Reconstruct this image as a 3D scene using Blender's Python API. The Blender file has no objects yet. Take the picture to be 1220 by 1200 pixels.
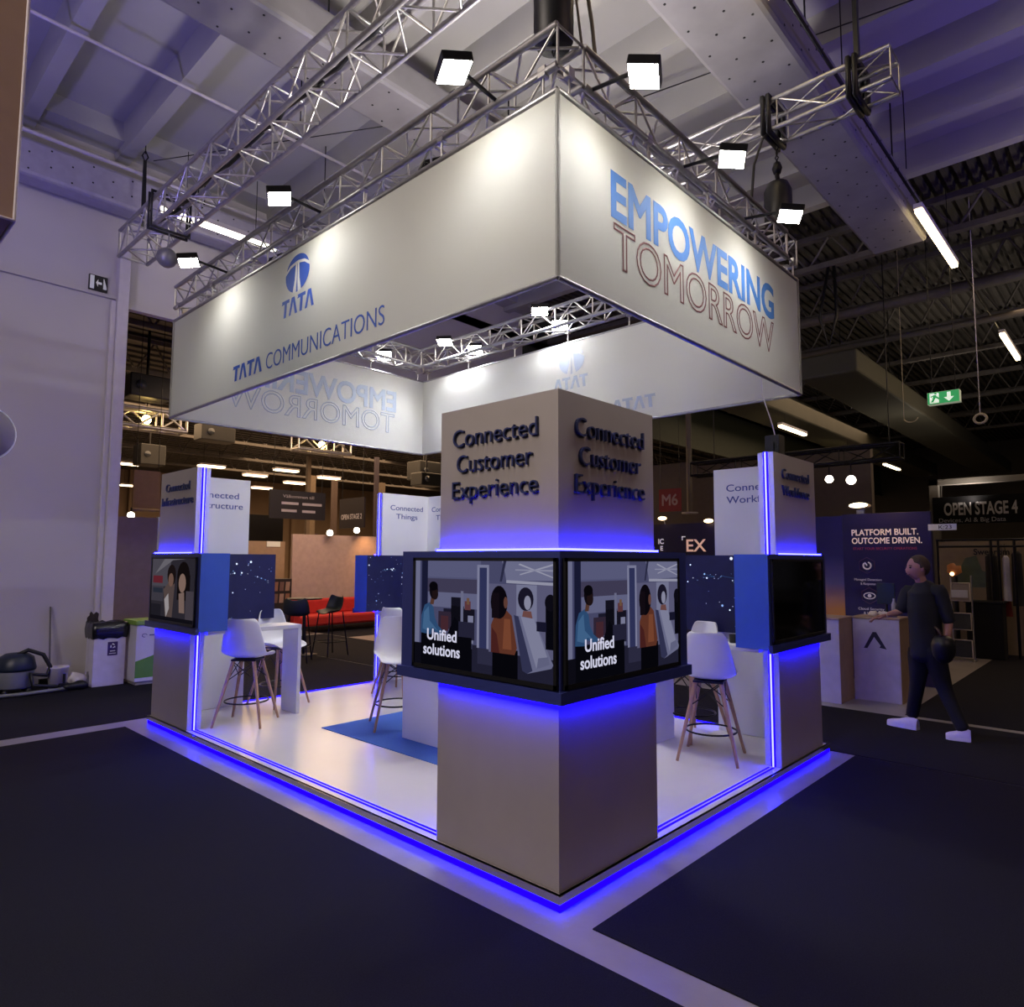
import bpy, math, random
from mathutils import Vector as V, Matrix
random.seed(7)
S = bpy.context.scene
COL = S.collection
PI = math.pi

# ------------------------------------------------------------------ camera
CAMF = 807.26
YAW, PITCH, ROLL = math.radians(43.1233), math.radians(4.7048), math.radians(.2183)
CP = V((-2.6667, -2.1744, 1.7))
FW = V((math.cos(YAW)*math.cos(PITCH), math.sin(YAW)*math.cos(PITCH), math.sin(PITCH)))
_R = V((math.sin(YAW), -math.cos(YAW), 0)); _U = _R.cross(FW)
RT = _R*math.cos(ROLL)+_U*math.sin(ROLL); UP = _U*math.cos(ROLL)-_R*math.sin(ROLL)
cd = bpy.data.cameras.new('camera'); cam = bpy.data.objects.new('camera', cd); COL.objects.link(cam)
cd.sensor_fit = 'HORIZONTAL'; cd.sensor_width = 36; cd.lens = 36*CAMF/1220; cd.clip_start = .05; cd.clip_end = 200
M = Matrix((RT, UP, -FW)).transposed().to_4x4(); M.translation = CP; cam.matrix_world = M
S.camera = cam
def at(u, v, **k):
    """the point where the sight line through pixel (u, v) meets a plane x=, y=, z= or a depth d="""
    r = FW+RT*((u-610)/CAMF)-UP*((v-600)/CAMF)
    a, val = list(k.items())[0]
    t = val if a == 'd' else (val-CP['xyz'.index(a)])/r['xyz'.index(a)]
    return CP+r*t

# ------------------------------------------------------------------ world, exposure, hall light
S.view_settings.view_transform = 'Standard'; S.view_settings.look = 'None'
S.view_settings.exposure = 0.0; S.view_settings.gamma = 1.0; S.view_settings.use_curve_mapping = False
W = bpy.data.worlds.new('hall_air'); S.world = W; W.use_nodes = True
W.node_tree.nodes['Background'].inputs[0].default_value = (.42, .38, .46, 1)
W.node_tree.nodes['Background'].inputs[1].default_value = .045
def lin(h):
    h = h.lstrip('#'); c = [int(h[i:i+2], 16)/255 for i in (0, 2, 4)]
    return tuple(x/12.92 if x <= .04045 else ((x+.055)/1.055)**2.4 for x in c)+(1,)
def light(kind, name, loc, target, power, color, size=.1, size_y=None, angle=90, blend=.6):
    d = bpy.data.lights.new(name, kind); o = bpy.data.objects.new(name, d); COL.objects.link(o)
    d.energy = power; d.color = lin(color)[:3]
    if kind == 'AREA':
        d.size = size
        if size_y: d.shape = 'RECTANGLE'; d.size_y = size_y
    else: d.shadow_soft_size = size
    if kind == 'SPOT': d.spot_size = math.radians(angle); d.spot_blend = blend
    o.location = loc
    o.rotation_euler = (V(target)-V(loc)).to_track_quat('-Z', 'Y').to_euler()
    return o
# big hall lamps over the aisles behind and beside the viewer
light('AREA', 'hall_lamp_bank', (-6, 1.5, 6.6), (-1, 1.5, 1.2), 430, '#fff0e4', 3, 5)
light('AREA', 'hall_lamp_bank', (2, -7.5, 6.6), (2, -1, 1.4), 80, '#ffd8cc', 5, 3)
# coloured wash lights of the hall, thrown up on the roof, plus added neutral uplights
light('SPOT', 'ceiling_wash', (-3.6, 5.0, 3.6), (-.2, 6.3, 7.7), 400, '#9488ff', .3, angle=95, blend=1)
light('SPOT', 'ceiling_wash', (5.5, -5.5, 3.2), (6.5, -1.6, 7.7), 560, '#8f78ff', .3, angle=90, blend=1)
light('SPOT', 'ceiling_wash', (1.9, 2.0, 4.75), (1.9, 2.0, 8), 430, '#fff4ee', .3, angle=165, blend=.6)  # neutral uplight added above the truss to brighten the ceiling
light('SPOT', 'ceiling_wash', (-3.5, -2.5, 5.2), (-2.0, -1.0, 8), 240, '#fff0e6', .3, angle=110, blend=.8)  # second neutral uplight, also added as ceiling fill
light('SPOT', 'wall_wash', (-5.5, 4.0, 3.0), (-.4, 8.8, 3.2), 110, '#e6dcff', .3, angle=80, blend=1)
# the neighbouring hall behind the lintel
light('AREA', 'far_hall_lamp_bank', (9, 19, 6.2), (9, 19, 0), 1500, '#ffd2a0', 14, 8)
light('AREA', 'far_hall_lamp_bank', (18, 30, 6.2), (18, 30, 0), 1600, '#ffd2a0', 14, 10)
light('AREA', 'far_hall_lamp_bank', (6, 10.6, 5.2), (6.4, 12.6, 0), 230, '#ffd9b8', 5, 2)
light('SPOT', 'roof_fill', (12.5, -4.5, 3.4), (14, -2, 7.9), 480, '#fff0de', .3, angle=150, blend=1)  # unseen upward spots, added as fill to lift the dark roofs
light('SPOT', 'roof_fill', (18, 1.0, 3.2), (19, 2, 7.9), 330, '#fff0de', .3, angle=150, blend=1)
light('SPOT', 'roof_fill', (8, 16, 3.4), (9, 17, 7), 140, '#ffcfa0', .3, angle=150, blend=1)
# the dim right side of the hall
light('AREA', 'side_hall_lamp_bank', (15, -2, 6.4), (15, -1, 0), 150, '#ffd9b0', 9, 3)
light('AREA', 'side_hall_lamp_bank', (20, 6, 6.4), (20, 6, 0), 220, '#ffd9b0', 9, 4)

# ------------------------------------------------------------------ materials
def mat(name, h, rough=.55, metal=0., emit=0., var=.07, scale=9., bump=0., bscale=60., spec=.5, aniso=None):
    m = bpy.data.materials.new(name); m.use_nodes = True; t = m.node_tree; n = t.nodes; L = t.links
    b = n['Principled BSDF']; c = lin(h)
    b.inputs['Roughness'].default_value = rough; b.inputs['Metallic'].default_value = metal
    b.inputs['Specular IOR Level'].default_value = spec
    tc = n.new('ShaderNodeTexCoord'); nz = n.new('ShaderNodeTexNoise'); nz.inputs['Scale'].default_value = scale
    nz.inputs['Detail'].default_value = 5
    L.new(tc.outputs['Object'], nz.inputs['Vector'])
    if aniso:
        mp = n.new('ShaderNodeMapping'); mp.inputs['Scale'].default_value = aniso
        L.new(tc.outputs['Object'], mp.inputs['Vector']); L.new(mp.outputs[0], nz.inputs['Vector'])
    cr = n.new('ShaderNodeValToRGB')
    cr.color_ramp.elements[0].position = .3; cr.color_ramp.elements[1].position = .7
    cr.color_ramp.elements[0].color = tuple(x*(1-var) for x in c[:3])+(1,)
    cr.color_ramp.elements[1].color = tuple(min(1, x*(1+var)) for x in c[:3])+(1,)
    L.new(nz.outputs['Fac'], cr.inputs['Fac']); L.new(cr.outputs['Color'], b.inputs['Base Color'])
    if emit:
        b.inputs['Emission Color'].default_value = c; b.inputs['Emission Strength'].default_value = emit
    if bump:
        n2 = n.new('ShaderNodeTexNoise'); n2.inputs['Scale'].default_value = bscale; n2.inputs['Detail'].default_value = 3
        L.new(tc.outputs['Object'], n2.inputs['Vector'])
        bp = n.new('ShaderNodeBump'); bp.inputs['Strength'].default_value = bump; bp.inputs['Distance'].default_value = .01
        L.new(n2.outputs['Fac'], bp.inputs['Height']); L.new(bp.outputs[0], b.inputs['Normal'])
    return m
def glow(name, h, s):
    m = bpy.data.materials.new(name); m.use_nodes = True; t = m.node_tree; t.nodes.clear()
    e = t.nodes.new('ShaderNodeEmission'); o = t.nodes.new('ShaderNodeOutputMaterial')
    e.inputs[0].default_value = lin(h); e.inputs[1].default_value = s; t.links.new(e.outputs[0], o.inputs[0]); return m
_pc = {}
def px(h, s=1.0):            # a colour shown on a lit screen
    k = (h, s)
    if k not in _pc: _pc[k] = glow('screen_colour', h, s)
    return _pc[k]

# ------------------------------------------------------------------ mesh builder
class MB:
    def __init__(s): s.v = []; s.f = []; s.m = []; s.sm = []
    def add(s, vs, fs, m=0, smooth=False):
        b = len(s.v); s.v += [V(p) for p in vs]
        for f in fs: s.f.append([b+i for i in f]); s.m.append(m); s.sm.append(smooth)
        return s
    def box(s, x0, y0, z0, x1, y1, z1, m=0):
        if x0 > x1: x0, x1 = x1, x0
        if y0 > y1: y0, y1 = y1, y0
        if z0 > z1: z0, z1 = z1, z0
        return s.add([(x0,y0,z0),(x1,y0,z0),(x1,y1,z0),(x0,y1,z0),(x0,y0,z1),(x1,y0,z1),(x1,y1,z1),(x0,y1,z1)],
              [(0,3,2,1),(4,5,6,7),(0,1,5,4),(1,2,6,5),(2,3,7,6),(3,0,4,7)], m)
    def poly(s, pts, m=0): return s.add(pts, [list(range(len(pts)))], m)
    def slab(s, pts, d, m=0):          # polygon pts extruded by vector d
        n = len(pts); d = V(d); P = [V(p) for p in pts]
        return s.add(P+[p+d for p in P], [list(range(n))[::-1], list(range(n, 2*n))]+[(i, (i+1) % n, n+(i+1) % n, n+i) for i in range(n)], m)
    def tube(s, a, b, r, r2=None, n=8, m=0, cap=True):
        a, b = V(a), V(b); r2 = r if r2 is None else r2
        d = (b-a).normalized(); x = d.orthogonal().normalized(); y = d.cross(x)
        vs = []
        for p, q in ((a, r), (b, r2)):
            vs += [p+(x*math.cos(2*PI*i/n)+y*math.sin(2*PI*i/n))*q for i in range(n)]
        s.add(vs, [(i, (i+1) % n, n+(i+1) % n, n+i) for i in range(n)], m, True)
        if cap: s.add(vs, [list(range(n))[::-1], list(range(n, 2*n))], m)
        return s
    def path(s, pts, r, n=6, m=0, closed=False):
        P = [V(p) for p in pts]; k = len(P); vs = []; x = None
        for i, p in enumerate(P):
            a = P[(i-1) % k] if (closed or i) else p; b = P[(i+1) % k] if (closed or i < k-1) else p
            d = (b-a).normalized()
            x = d.orthogonal().normalized() if x is None else (x-d*x.dot(d)).normalized()
            y = d.cross(x); vs += [p+(x*math.cos(2*PI*j/n)+y*math.sin(2*PI*j/n))*r for j in range(n)]
        fs = [(i*n+j, i*n+(j+1) % n, ((i+1) % k)*n+(j+1) % n, ((i+1) % k)*n+j) for i in range(k if closed else k-1) for j in range(n)]
        if not closed: fs += [list(range(n))[::-1], [(k-1)*n+j for j in range(n)]]
        return s.add(vs, fs, m, True)
    def limb(s, pts, rad, n=14, m=0, k=5):
        """a smooth tapering rounded limb through pts; rad holds (side, front) radii"""
        P = [V(p) for p in pts]; Rr = [r if isinstance(r, tuple) else (r, r) for r in rad]; Q, RR = [], []
        for i in range(len(P)-1):
            a, b, c, d = P[max(i-1, 0)], P[i], P[i+1], P[min(i+2, len(P)-1)]
            for j in range(k):
                t = j/k; Q.append(.5*((2*b)+(c-a)*t+(2*a-5*b+4*c-d)*t*t+(3*b-a-3*c+d)*t**3)); RR.append(tuple(Rr[i][q]*(1-t)+Rr[i+1][q]*t for q in (0, 1)))
        Q.append(P[-1]); RR.append(Rr[-1]); vs = []; x = None
        d0 = (Q[0]-Q[1]).normalized(); d1 = (Q[-1]-Q[-2]).normalized()
        ca = [(Q[0]+d0*(RR[0][0]*f), (RR[0][0]*g, RR[0][1]*g)) for f, g in ((.5, .15), (.42, .6), (.22, .88))]
        cz = [(Q[-1]+d1*(RR[-1][0]*f), (RR[-1][0]*g, RR[-1][1]*g)) for f, g in ((.22, .88), (.42, .6), (.5, .15))]
        A = ca+list(zip(Q, RR))+cz
        for i, (p, r) in enumerate(A):
            d = (A[min(i+1, len(A)-1)][0]-A[max(i-1, 0)][0]).normalized()
            if x is None: x = (RT-d*RT.dot(d)).normalized()
            else: x = (x-d*x.dot(d)).normalized()
            y = d.cross(x); vs += [p+x*(math.cos(2*PI*j/n)*r[0])+y*(math.sin(2*PI*j/n)*r[1]) for j in range(n)]
        K = len(A)
        return s.add(vs, [(i*n+j, i*n+(j+1) % n, (i+1)*n+(j+1) % n, (i+1)*n+j) for i in range(K-1) for j in range(n)]+[list(range(n))[::-1], [(K-1)*n+j for j in range(n)]], m, True)
    def lathe(s, prof, c=(0,0,0), n=20, m=0, ax='z'):
        c = V(c); vs = []
        for r, z in prof:
            for i in range(n):
                q = (r*math.cos(2*PI*i/n), r*math.sin(2*PI*i/n), z)
                if ax == 'y': q = (q[0], z, q[1])
                if ax == 'x': q = (z, q[0], q[1])
                vs.append(c+V(q))
        k = len(prof)
        return s.add(vs, [(i*n+j, i*n+(j+1) % n, (i+1)*n+(j+1) % n, (i+1)*n+j) for i in range(k-1) for j in range(n)]+[list(range(n))[::-1], [(k-1)*n+j for j in range(n)]], m, True)
    def ball(s, c, r, n=14, m=0, warp=None):
        c = V(c); r = V(r) if not isinstance(r, (int, float)) else V((r, r, r)); vs = []; h = n//2
        for i in range(1, h):
            for j in range(n):
                a, b = PI*i/h, 2*PI*j/n
                vs.append(V((math.sin(a)*math.cos(b)*r.x, math.sin(a)*math.sin(b)*r.y, math.cos(a)*r.z)))
        vs += [V((0, 0, r.z)), V((0, 0, -r.z))]
        if warp: vs = [warp(v) for v in vs]
        T, B = len(vs)-2, len(vs)-1
        fs = [(i*n+j, (i+1)*n+j, (i+1)*n+(j+1) % n, i*n+(j+1) % n) for i in range(h-2) for j in range(n)]
        fs += [(T, j, (j+1) % n) for j in range(n)]+[(B, (h-2)*n+(j+1) % n, (h-2)*n+j) for j in range(n)]
        return s.add([c+v for v in vs], fs, m, True)
    def text(s, body, o, r, u, h, width=None, ext=.0, align='C', bold=0., m=0, outline=0., sx=1.0):
        """letters of cap height h on the plane through o with right r and up u; o is the baseline point"""
        c = bpy.data.curves.new('letters', 'FONT'); c.body = body; c.size = 1.0
        c.resolution_u = 4; ht = .02+max(0, bold)
        if bold < 0: c.offset = bold
        if outline: c.fill_mode = 'NONE'; c.bevel_depth = outline/h*.7; c.bevel_resolution = 0
        else: c.extrude = .02; c.bevel_depth = max(0, bold); c.bevel_resolution = 0
        ob = bpy.data.objects.new('letters', c); me = bpy.data.meshes.new_from_object(ob)
        xs = [v.co.x for v in me.vertices]
        x0, x1 = min(xs), max(xs); k = h/.70; kx = k*sx if width is None else width/(x1-x0)
        r, u, o = V(r).normalized(), V(u).normalized(), V(o); nn = r.cross(u)
        sh = {'C': (x0+x1)/2, 'L': x0, 'R': x1}[align]
        if outline: f = lambda q: o+r*((q.x-sh)*kx)+u*(q.y*k)+nn*(q.z*k*.3+.002)
        else: f = lambda q: o+r*((q.x-sh)*kx)+u*(q.y*k)+nn*((q.z+ht)/(2*ht)*max(ext, .0015)+.0004)
        s.add([f(v.co) for v in me.vertices], [list(p.vertices) for p in me.polygons], m)
        bpy.data.objects.remove(ob); bpy.data.curves.remove(c); bpy.data.meshes.remove(me)
        return s
    def build(s, name, mats, par=None, loc=None, bevel=0., local=False, solid=0., sub=0):
        me = bpy.data.meshes.new(name); o = bpy.data.objects.new(name, me); COL.objects.link(o)
        L = V((0, 0, 0))
        if par is not None:
            p = par
            while p.parent: p = p.parent
            if not local: L = V(p.location)
            o.parent = par
        elif loc is not None: L = V(loc); o.location = L
        me.from_pydata([tuple(v-L) for v in s.v], [], s.f)
        for mm in (mats if isinstance(mats, (list, tuple)) else [mats]): me.materials.append(mm)
        me.polygons.foreach_set('material_index', s.m); me.polygons.foreach_set('use_smooth', s.sm); me.update()
        if solid: q = o.modifiers.new('thickness', 'SOLIDIFY'); q.thickness = solid; q.offset = 0
        if sub: q = o.modifiers.new('smooth', 'SUBSURF'); q.levels = sub; q.render_levels = sub
        if bevel: q = o.modifiers.new('edges', 'BEVEL'); q.width = bevel; q.segments = 2; q.limit_method = 'ANGLE'
        return o
def tag(o, label, cat, group=None):
    o['label'] = label; o['category'] = cat
    if group: o['group'] = group
    return o
def thing(name, label, cat, loc=(0, 0, 0), rz=0., group=None):
    o = bpy.data.objects.new(name, None); COL.objects.link(o); o.empty_display_size = .1
    o.location = loc; o.rotation_euler = (0, 0, rz); return tag(o, label, cat, group)
def struct(o): o['kind'] = 'structure'; return o
def dup(root, loc, rz=0., label=None, group=None):
    r = root.copy(); COL.objects.link(r); r.location = loc; r.rotation_euler = (0, 0, rz)
    if label: r['label'] = label
    if group: r['group'] = group
    for ch in list(root.children):
        c = ch.copy(); COL.objects.link(c); c.parent = r
        for g in list(ch.children):
            d = g.copy(); COL.objects.link(d); d.parent = c
    return r
def truss_lines(chord, lace, A, B, sx, sz, rc=.024, rl=.009, pitch=None, faces=(0, 1, 2, 3), side=None):
    """square truss from A to B; A, B run along one chord, sx and sz reach the others"""
    A, B = V(A), V(B); sx, sz = V(sx), V(sz); Ln = (B-A).length; pitch = pitch or sz.length*1.15
    cor = [V((0, 0, 0)), sx, sx+sz, sz]
    for c in cor: chord.tube(A+c, B+c, rc, n=8)
    k = max(2, round(Ln/pitch)); d = (B-A)/k
    for fi in faces:
        p, q = cor[fi], cor[(fi+1) % 4]
        for i in range(k):
            a, b = A+d*i, A+d*(i+1)
            if i % 2: p2, q2 = q, p
            else: p2, q2 = p, q
            lace.tube(a+p2, b+q2, rl, n=5, cap=False)
            if i % 2 == 0: lace.tube(a+p, a+q, rl, n=5, cap=False)
        lace.tube(B+p, B+q, rl*1.4, n=5, cap=False)
X_, Y_, Z_ = V((1, 0, 0)), V((0, 1, 0)), V((0, 0, 1))
# ------------------------------------------------------------------ material library
concrete = mat('polished_concrete', '#8d8783', .32, var=.16, scale=2.2, bump=.06, bscale=25)
carpet_m = mat('dark_carpet', '#19181f', .95, var=.34, scale=160, bump=.5, bscale=420, spec=.15)
blue_carpet = mat('blue_carpet', '#4a6fc0', .9, var=.08, scale=120, bump=.3, bscale=380, spec=.2)
ceil_m = mat('painted_concrete_ceiling', '#a7a6a3', .85, var=.05, scale=1.2)
wall_m = mat('white_hall_wall', '#b9b4b8', .75, var=.05, scale=.8)
post_m = mat('grey_painted_steel', '#c2bcc4', .6, var=.04)
duct_m = mat('galvanised_duct', '#8e8c90', .5, .3, var=.12, scale=2.5)
hole_m = mat('duct_hole', '#1a191c', .9)
roof_m = mat('corrugated_roof_steel', '#4b4743', .6, .3, var=.18, scale=2)
roof_steel = mat('roof_truss_steel', '#5d5855', .6, .3, var=.12)
board_out = mat('matt_painted_board', '#a89e9a', .62, var=.04, scale=3)
board_in = mat('white_laminate', '#dcdcdc', .35, var=.02, scale=3)
floor_w = mat('white_vinyl_floor', '#d6d2cb', .22, var=.04, scale=1.4)
alu = mat('bare_aluminium', '#c6c4c2', .3, .85, var=.1, scale=30)
alu_w = mat('dull_truss_aluminium', '#9d9b9e', .38, .7, var=.12, scale=20)
chrome = mat('brushed_skirting', '#c9c6c8', .18, .9, var=.06, aniso=(2, 2, 200))
black_m = mat('black_plastic', '#121216', .45, var=.1)
black_metal = mat('black_metal', '#17161a', .4, .5, var=.1)
navy_frame = mat('navy_painted_frame', '#333b80', .42, var=.06)
blue_panel = mat('blue_printed_panel', '#3f66c8', .5, var=.03)
letter_navy = mat('navy_letter', '#2c3566', .4, var=.05)
letter_print = mat('printed_navy_letter', '#46518c', .6, var=.05)
fabric = mat('stretch_fabric', '#d3d3cd', .85, var=.02, scale=2, bump=.08, bscale=900, spec=.2)
_t = fabric.node_tree; _pb = _t.nodes['Principled BSDF']; _tr = _t.nodes.new('ShaderNodeBsdfTranslucent'); _mx = _t.nodes.new('ShaderNodeMixShader')
_tr.inputs[0].default_value = lin('#e6e8e4'); _mx.inputs[0].default_value = .35
_t.links.new(_pb.outputs[0], _mx.inputs[1]); _t.links.new(_tr.outputs[0], _mx.inputs[2]); _t.links.new(_mx.outputs[0], _t.nodes['Material Output'].inputs['Surface'])
ghost_m = mat('print_showing_through_fabric', '#9fa9b8', .9, var=.03)
tata_blue = mat('logo_blue_print', '#2a50ae', .7, var=.04)
tata_white = mat('logo_white_print', '#d6d8d8', .7, var=.02)
emp_blue = mat('headline_blue_print', '#3c74bd', .7, var=.16, scale=1.5)
tom_red = mat('headline_outline_print', '#7a4a4c', .7, var=.05)
shell_m = mat('white_moulded_plastic', '#dedede', .38, var=.015)
wood_m = mat('beech_wood', '#b08b70', .5, var=.16, scale=6, aniso=(14, 14, 1.2))
led = glow('blue_led_core', '#1515ff', 105)
led_soft = glow('blue_led_diffuser', '#1203ff', 5)
led_base = glow('blue_led_base', '#0800ff', 8)
lamp_face = glow('cool_white_lamp', '#fff8ea', 60)
lamp_warm = glow('warm_tube', '#ffe2a8', 13)
lamp_far = glow('far_lamp', '#ffdfae', 7)

# ------------------------------------------------------------------ floor and carpets
b = MB(); b.box(-14, -14, -.1, 48, 46, 0); struct(b.build('floor', concrete))
def carpet(x0, y0, x1, y1, label, name='carpet', t=.006, mm=None, z=0, grp='dark carpets of the hall'):
    b = MB(); b.box(x0, y0, z, x1, y1, z+t); return tag(b.build(name, mm or carpet_m, loc=((x0+x1)/2, (y0+y1)/2, z)), label, 'carpet', grp)
carpet(-12, -12, -.225, 5.44, 'large dark navy carpet in front of the left booth face with the banner logo')
carpet(-.02, -12, 3.81, -.215, 'dark navy carpet whose corner points at the front column of the booth')
carpet(3.835, -12, 5.75, 11.5, 'dark navy carpet the walking person steps on, beside the right column')
carpet(-12, 5.72, .1, 8.72, 'dark navy carpet along the white hall wall, under the vacuum cleaner')
carpet(.1, 5.72, 3.8, 9.9, 'dark navy carpet behind the booth, under the waste bin and green counter')
carpet(5.8, 10.6, 12, 14.35, 'dark carpet under the red sofa', )
carpet(3.9, 12.4, 4.9, 16, 'narrow dark carpet behind the black bar table')
carpet(5.9, -12, 14.6, -.12, 'dark carpet right of the tan floor strip behind the walking person')
carpet(8.3, .4, 13.2, 1.9, 'small dark carpet under the brochure rack')
carpet(14.8, -12, 26, 8, 'dark carpet before the wide stage banner at the right')

# ------------------------------------------------------------------ ceilings, walls, roof of the hall
b = MB()
b.box(-14, -14, 8.0, 9.4, 8.9, 8.2)
for x in (-1.95, -.78, .42, 1.62, 2.82, 4.02, 5.22, 6.42, 7.62, 8.82):
    b.slab([(x-.13, -14, 8.0), (x-.09, -14, 7.62), (x+.09, -14, 7.62), (x+.13, -14, 8.0)], (0, 22.9, 0))
b.box(-14, 8.35, 7.72, 9.4, 8.8, 8.0)
struct(b.build('ceiling', ceil_m))
b = MB()                                   # corrugated deck beyond the concrete ceiling
n = 150
for (ya, yb, xa, xb) in ((-14, 8.8, 9.4, 48),):
    k = int((yb-ya)/.18)
    prof = []
    for i in range(k+1):
        y = ya+i*.18; prof += [(y, 7.9), (y+.07, 7.9), (y+.09, 7.98), (y+.16, 7.98)]
    b.add([(xa, y, z) for y, z in prof]+[(xb, y, z) for y, z in prof], [(i, i+1, len(prof)+i+1, len(prof)+i) for i in range(len(prof)-1)])
b.box(9.4, -14, 8.0, 48, 8.8, 8.1)
b.box(9.36, -14, 7.9, 9.44, 8.8, 8.2)
struct(b.build('ceiling_right', roof_m))
b = MB(); b.box(-14, 8.8, 7.0, 48, 46, 7.2)
for i in range(70): b.box(-14, 9.0+i*.5, 6.94, 48, 9.2+i*.5, 7.0)
struct(b.build('ceiling_back', roof_m))
b = MB(); b.box(-14, 8.8, 0, .43, 9.0, 8.0); b.box(-14, 8.74, 5.50, .43, 8.8, 5.53); struct(b.build('wall_left', wall_m))
b = MB(); b.box(.43, 8.8, 5.45, 9.4, 9.0, 8.0); b.box(.58, 8.72, 5.40, 9.4, 8.8, 5.47); struct(b.build('wall_lintel', wall_m))
b = MB(); b.box(9.4, 8.8, 5.45, 48, 9.0, 8.0); b.box(9.4, 8.72, 5.40, 48, 8.8, 5.47); struct(b.build('wall_lintel_right', mat('dark_green_beam', '#34382e', .8)))  # green-grey stretch of the lintel, its unlit darkness put into the colour
b = MB(); b.box(.43, 8.66, 0, .58, 8.82, 6.3); b.box(.36, 8.72, 0, .43, 8.80, 5.47); struct(b.build('trim_1', post_m, bevel=.01))
far_m = mat('beige_far_wall', '#8a7460', .8, var=.08, scale=.6)
b = MB(); b.box(-14, 42, 0, 48, 42.2, 7.2)
for i in range(16): b.box(-10+i*3.5, 41.7, 0, -9.6+i*3.5, 42, 7)
struct(b.build('wall_back', far_m))
dark_wall = mat('dim_end_wall', '#4a4642', .85, var=.1, scale=.8)
b = MB(); b.box(40, -14, 0, 40.2, 42, 8.2); struct(b.build('wall_right', dark_wall))

# roof trusses of the dark part, spanning along the booth's long side
def roof_truss(x, y0, y1, z0, z1, lab, along='y'):
    t = thing('roof_truss', lab, 'roof truss', (x, (y0+y1)/2, z0) if along == 'y' else ((y0+y1)/2, x, z0), 0, 'steel roof trusses')
    c, l = MB(), MB()
    f = (lambda a, z: V((x, a, z))) if along == 'y' else (lambda a, z: V((a, x, z)))
    q = .07
    for z in (z0, z1):
        if along == 'y': c.box(x-q, y0, z-.05, x+q, y1, z+.05)
        else: c.box(y0, x-q, z-.05, y1, x+q, z+.05)
    k = int((y1-y0)/.8)
    for i in range(k):
        a = y0+(y1-y0)*i/k; bb = y0+(y1-y0)*(i+.5)/k; cc = y0+(y1-y0)*(i+1)/k
        l.tube(f(a, z0), f(bb, z1), .025, n=5, cap=False); l.tube(f(bb, z1), f(cc, z0), .025, n=5, cap=False)
    c.build('chord', roof_steel, t); l.build('lacing', roof_steel, t)
for i, x in enumerate((10.3, 12.6, 15.0, 17.6, 20.4, 23.4, 26.6, 30.0)):
    roof_truss(x, -9, 8.7, 7.05 if i else 7.2, 7.78, 'grey steel roof truss of the dark roof, %s counted from the pale ceiling' % ('first', 'second', 'third', 'fourth', 'fifth', 'sixth', 'seventh', 'eighth')[i])
for i, y in enumerate((11.5, 15, 19, 23, 27, 31)):
    roof_truss(y, -3, 40, 6.1, 6.85, 'grey steel roof truss of the neighbouring hall, %s behind the white lintel' % ('first', 'second', 'third', 'fourth', 'fifth', 'sixth')[i], 'x')

# perforated ducts
def duct(name, x0, y0, z0, x1, y1, z1, lab, holes, mm=duct_m, ztop=7.95):
    t = thing(name, lab, 'duct', ((x0+x1)/2, (y0+y1)/2, z0))
    d = MB(); d.box(x0, y0, z0, x1, y1, z1); d.build('duct_body', mm, t, bevel=.05)
    for i in range(4):
        g = MB(); xx = x0+(x1-x0)*(i+.5)/4; g.tube((xx, y0+.06, z1-.02), (xx, y0+.06, ztop), .01); g.tube((xx, y1-.06, z1-.02), (xx, y1-.06, ztop), .01); g.tube((xx, y0+.06, z1+.02), (xx, y1-.06, z1+.02), .012); g.build('duct_hanger', black_metal, t)
    h = MB()
    for (a, side) in holes:
        rows = 4; k = int((x1-x0)/a)
        for i in range(k):
            for r in range(rows):
                xx = x0+.2+i*a+(r % 2)*a/2; 
                if side == 'b':
                    yy = y0+(y1-y0)*(r+.7)/(rows+.4); h.lathe([(.013, 0), (.013, .004)], (xx, yy, z0-.003), 6)
                else:
                    zz = z0+(z1-z0)*(r+.7)/(rows+.4); h.lathe([(.013, 0), (.013, .004)], (xx, y0-.003, zz), 6, ax='y')
    if holes: h.build('perforation', hole_m, t)['kind'] = 'stuff'
    return t
duct('air_duct', -4, .02, 6.55, 8.9, .78, 7.1, 'wide grey perforated air duct running over the booth to the right', ((.42, 'b'), (.42, 's')))
duct('air_duct', -6, 3.75, 7.0, 5.0, 4.45, 7.4, 'grey perforated air duct high above the left truss', ((.5, 'b'),))
duct('air_duct', -6, 8.35, 6.75, 6, 8.72, 7.25, 'pale perforated duct tight along the top of the white wall', ((.5, 's'),), mat('pale_duct', '#a19db0', .6, .1))
olive = mat('olive_painted_duct', '#403e32', .7, var=.08, scale=2)
duct('air_duct', 12.2, 2.0, 5.6, 34, 3.2, 6.1, 'olive brown duct sloping away under the dark roof at the right', (), olive)
duct('air_duct', 9.6, 5.2, 5.9, 36, 6.4, 6.5, 'dark duct over the row of three far tube lamps', (), olive)
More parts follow.
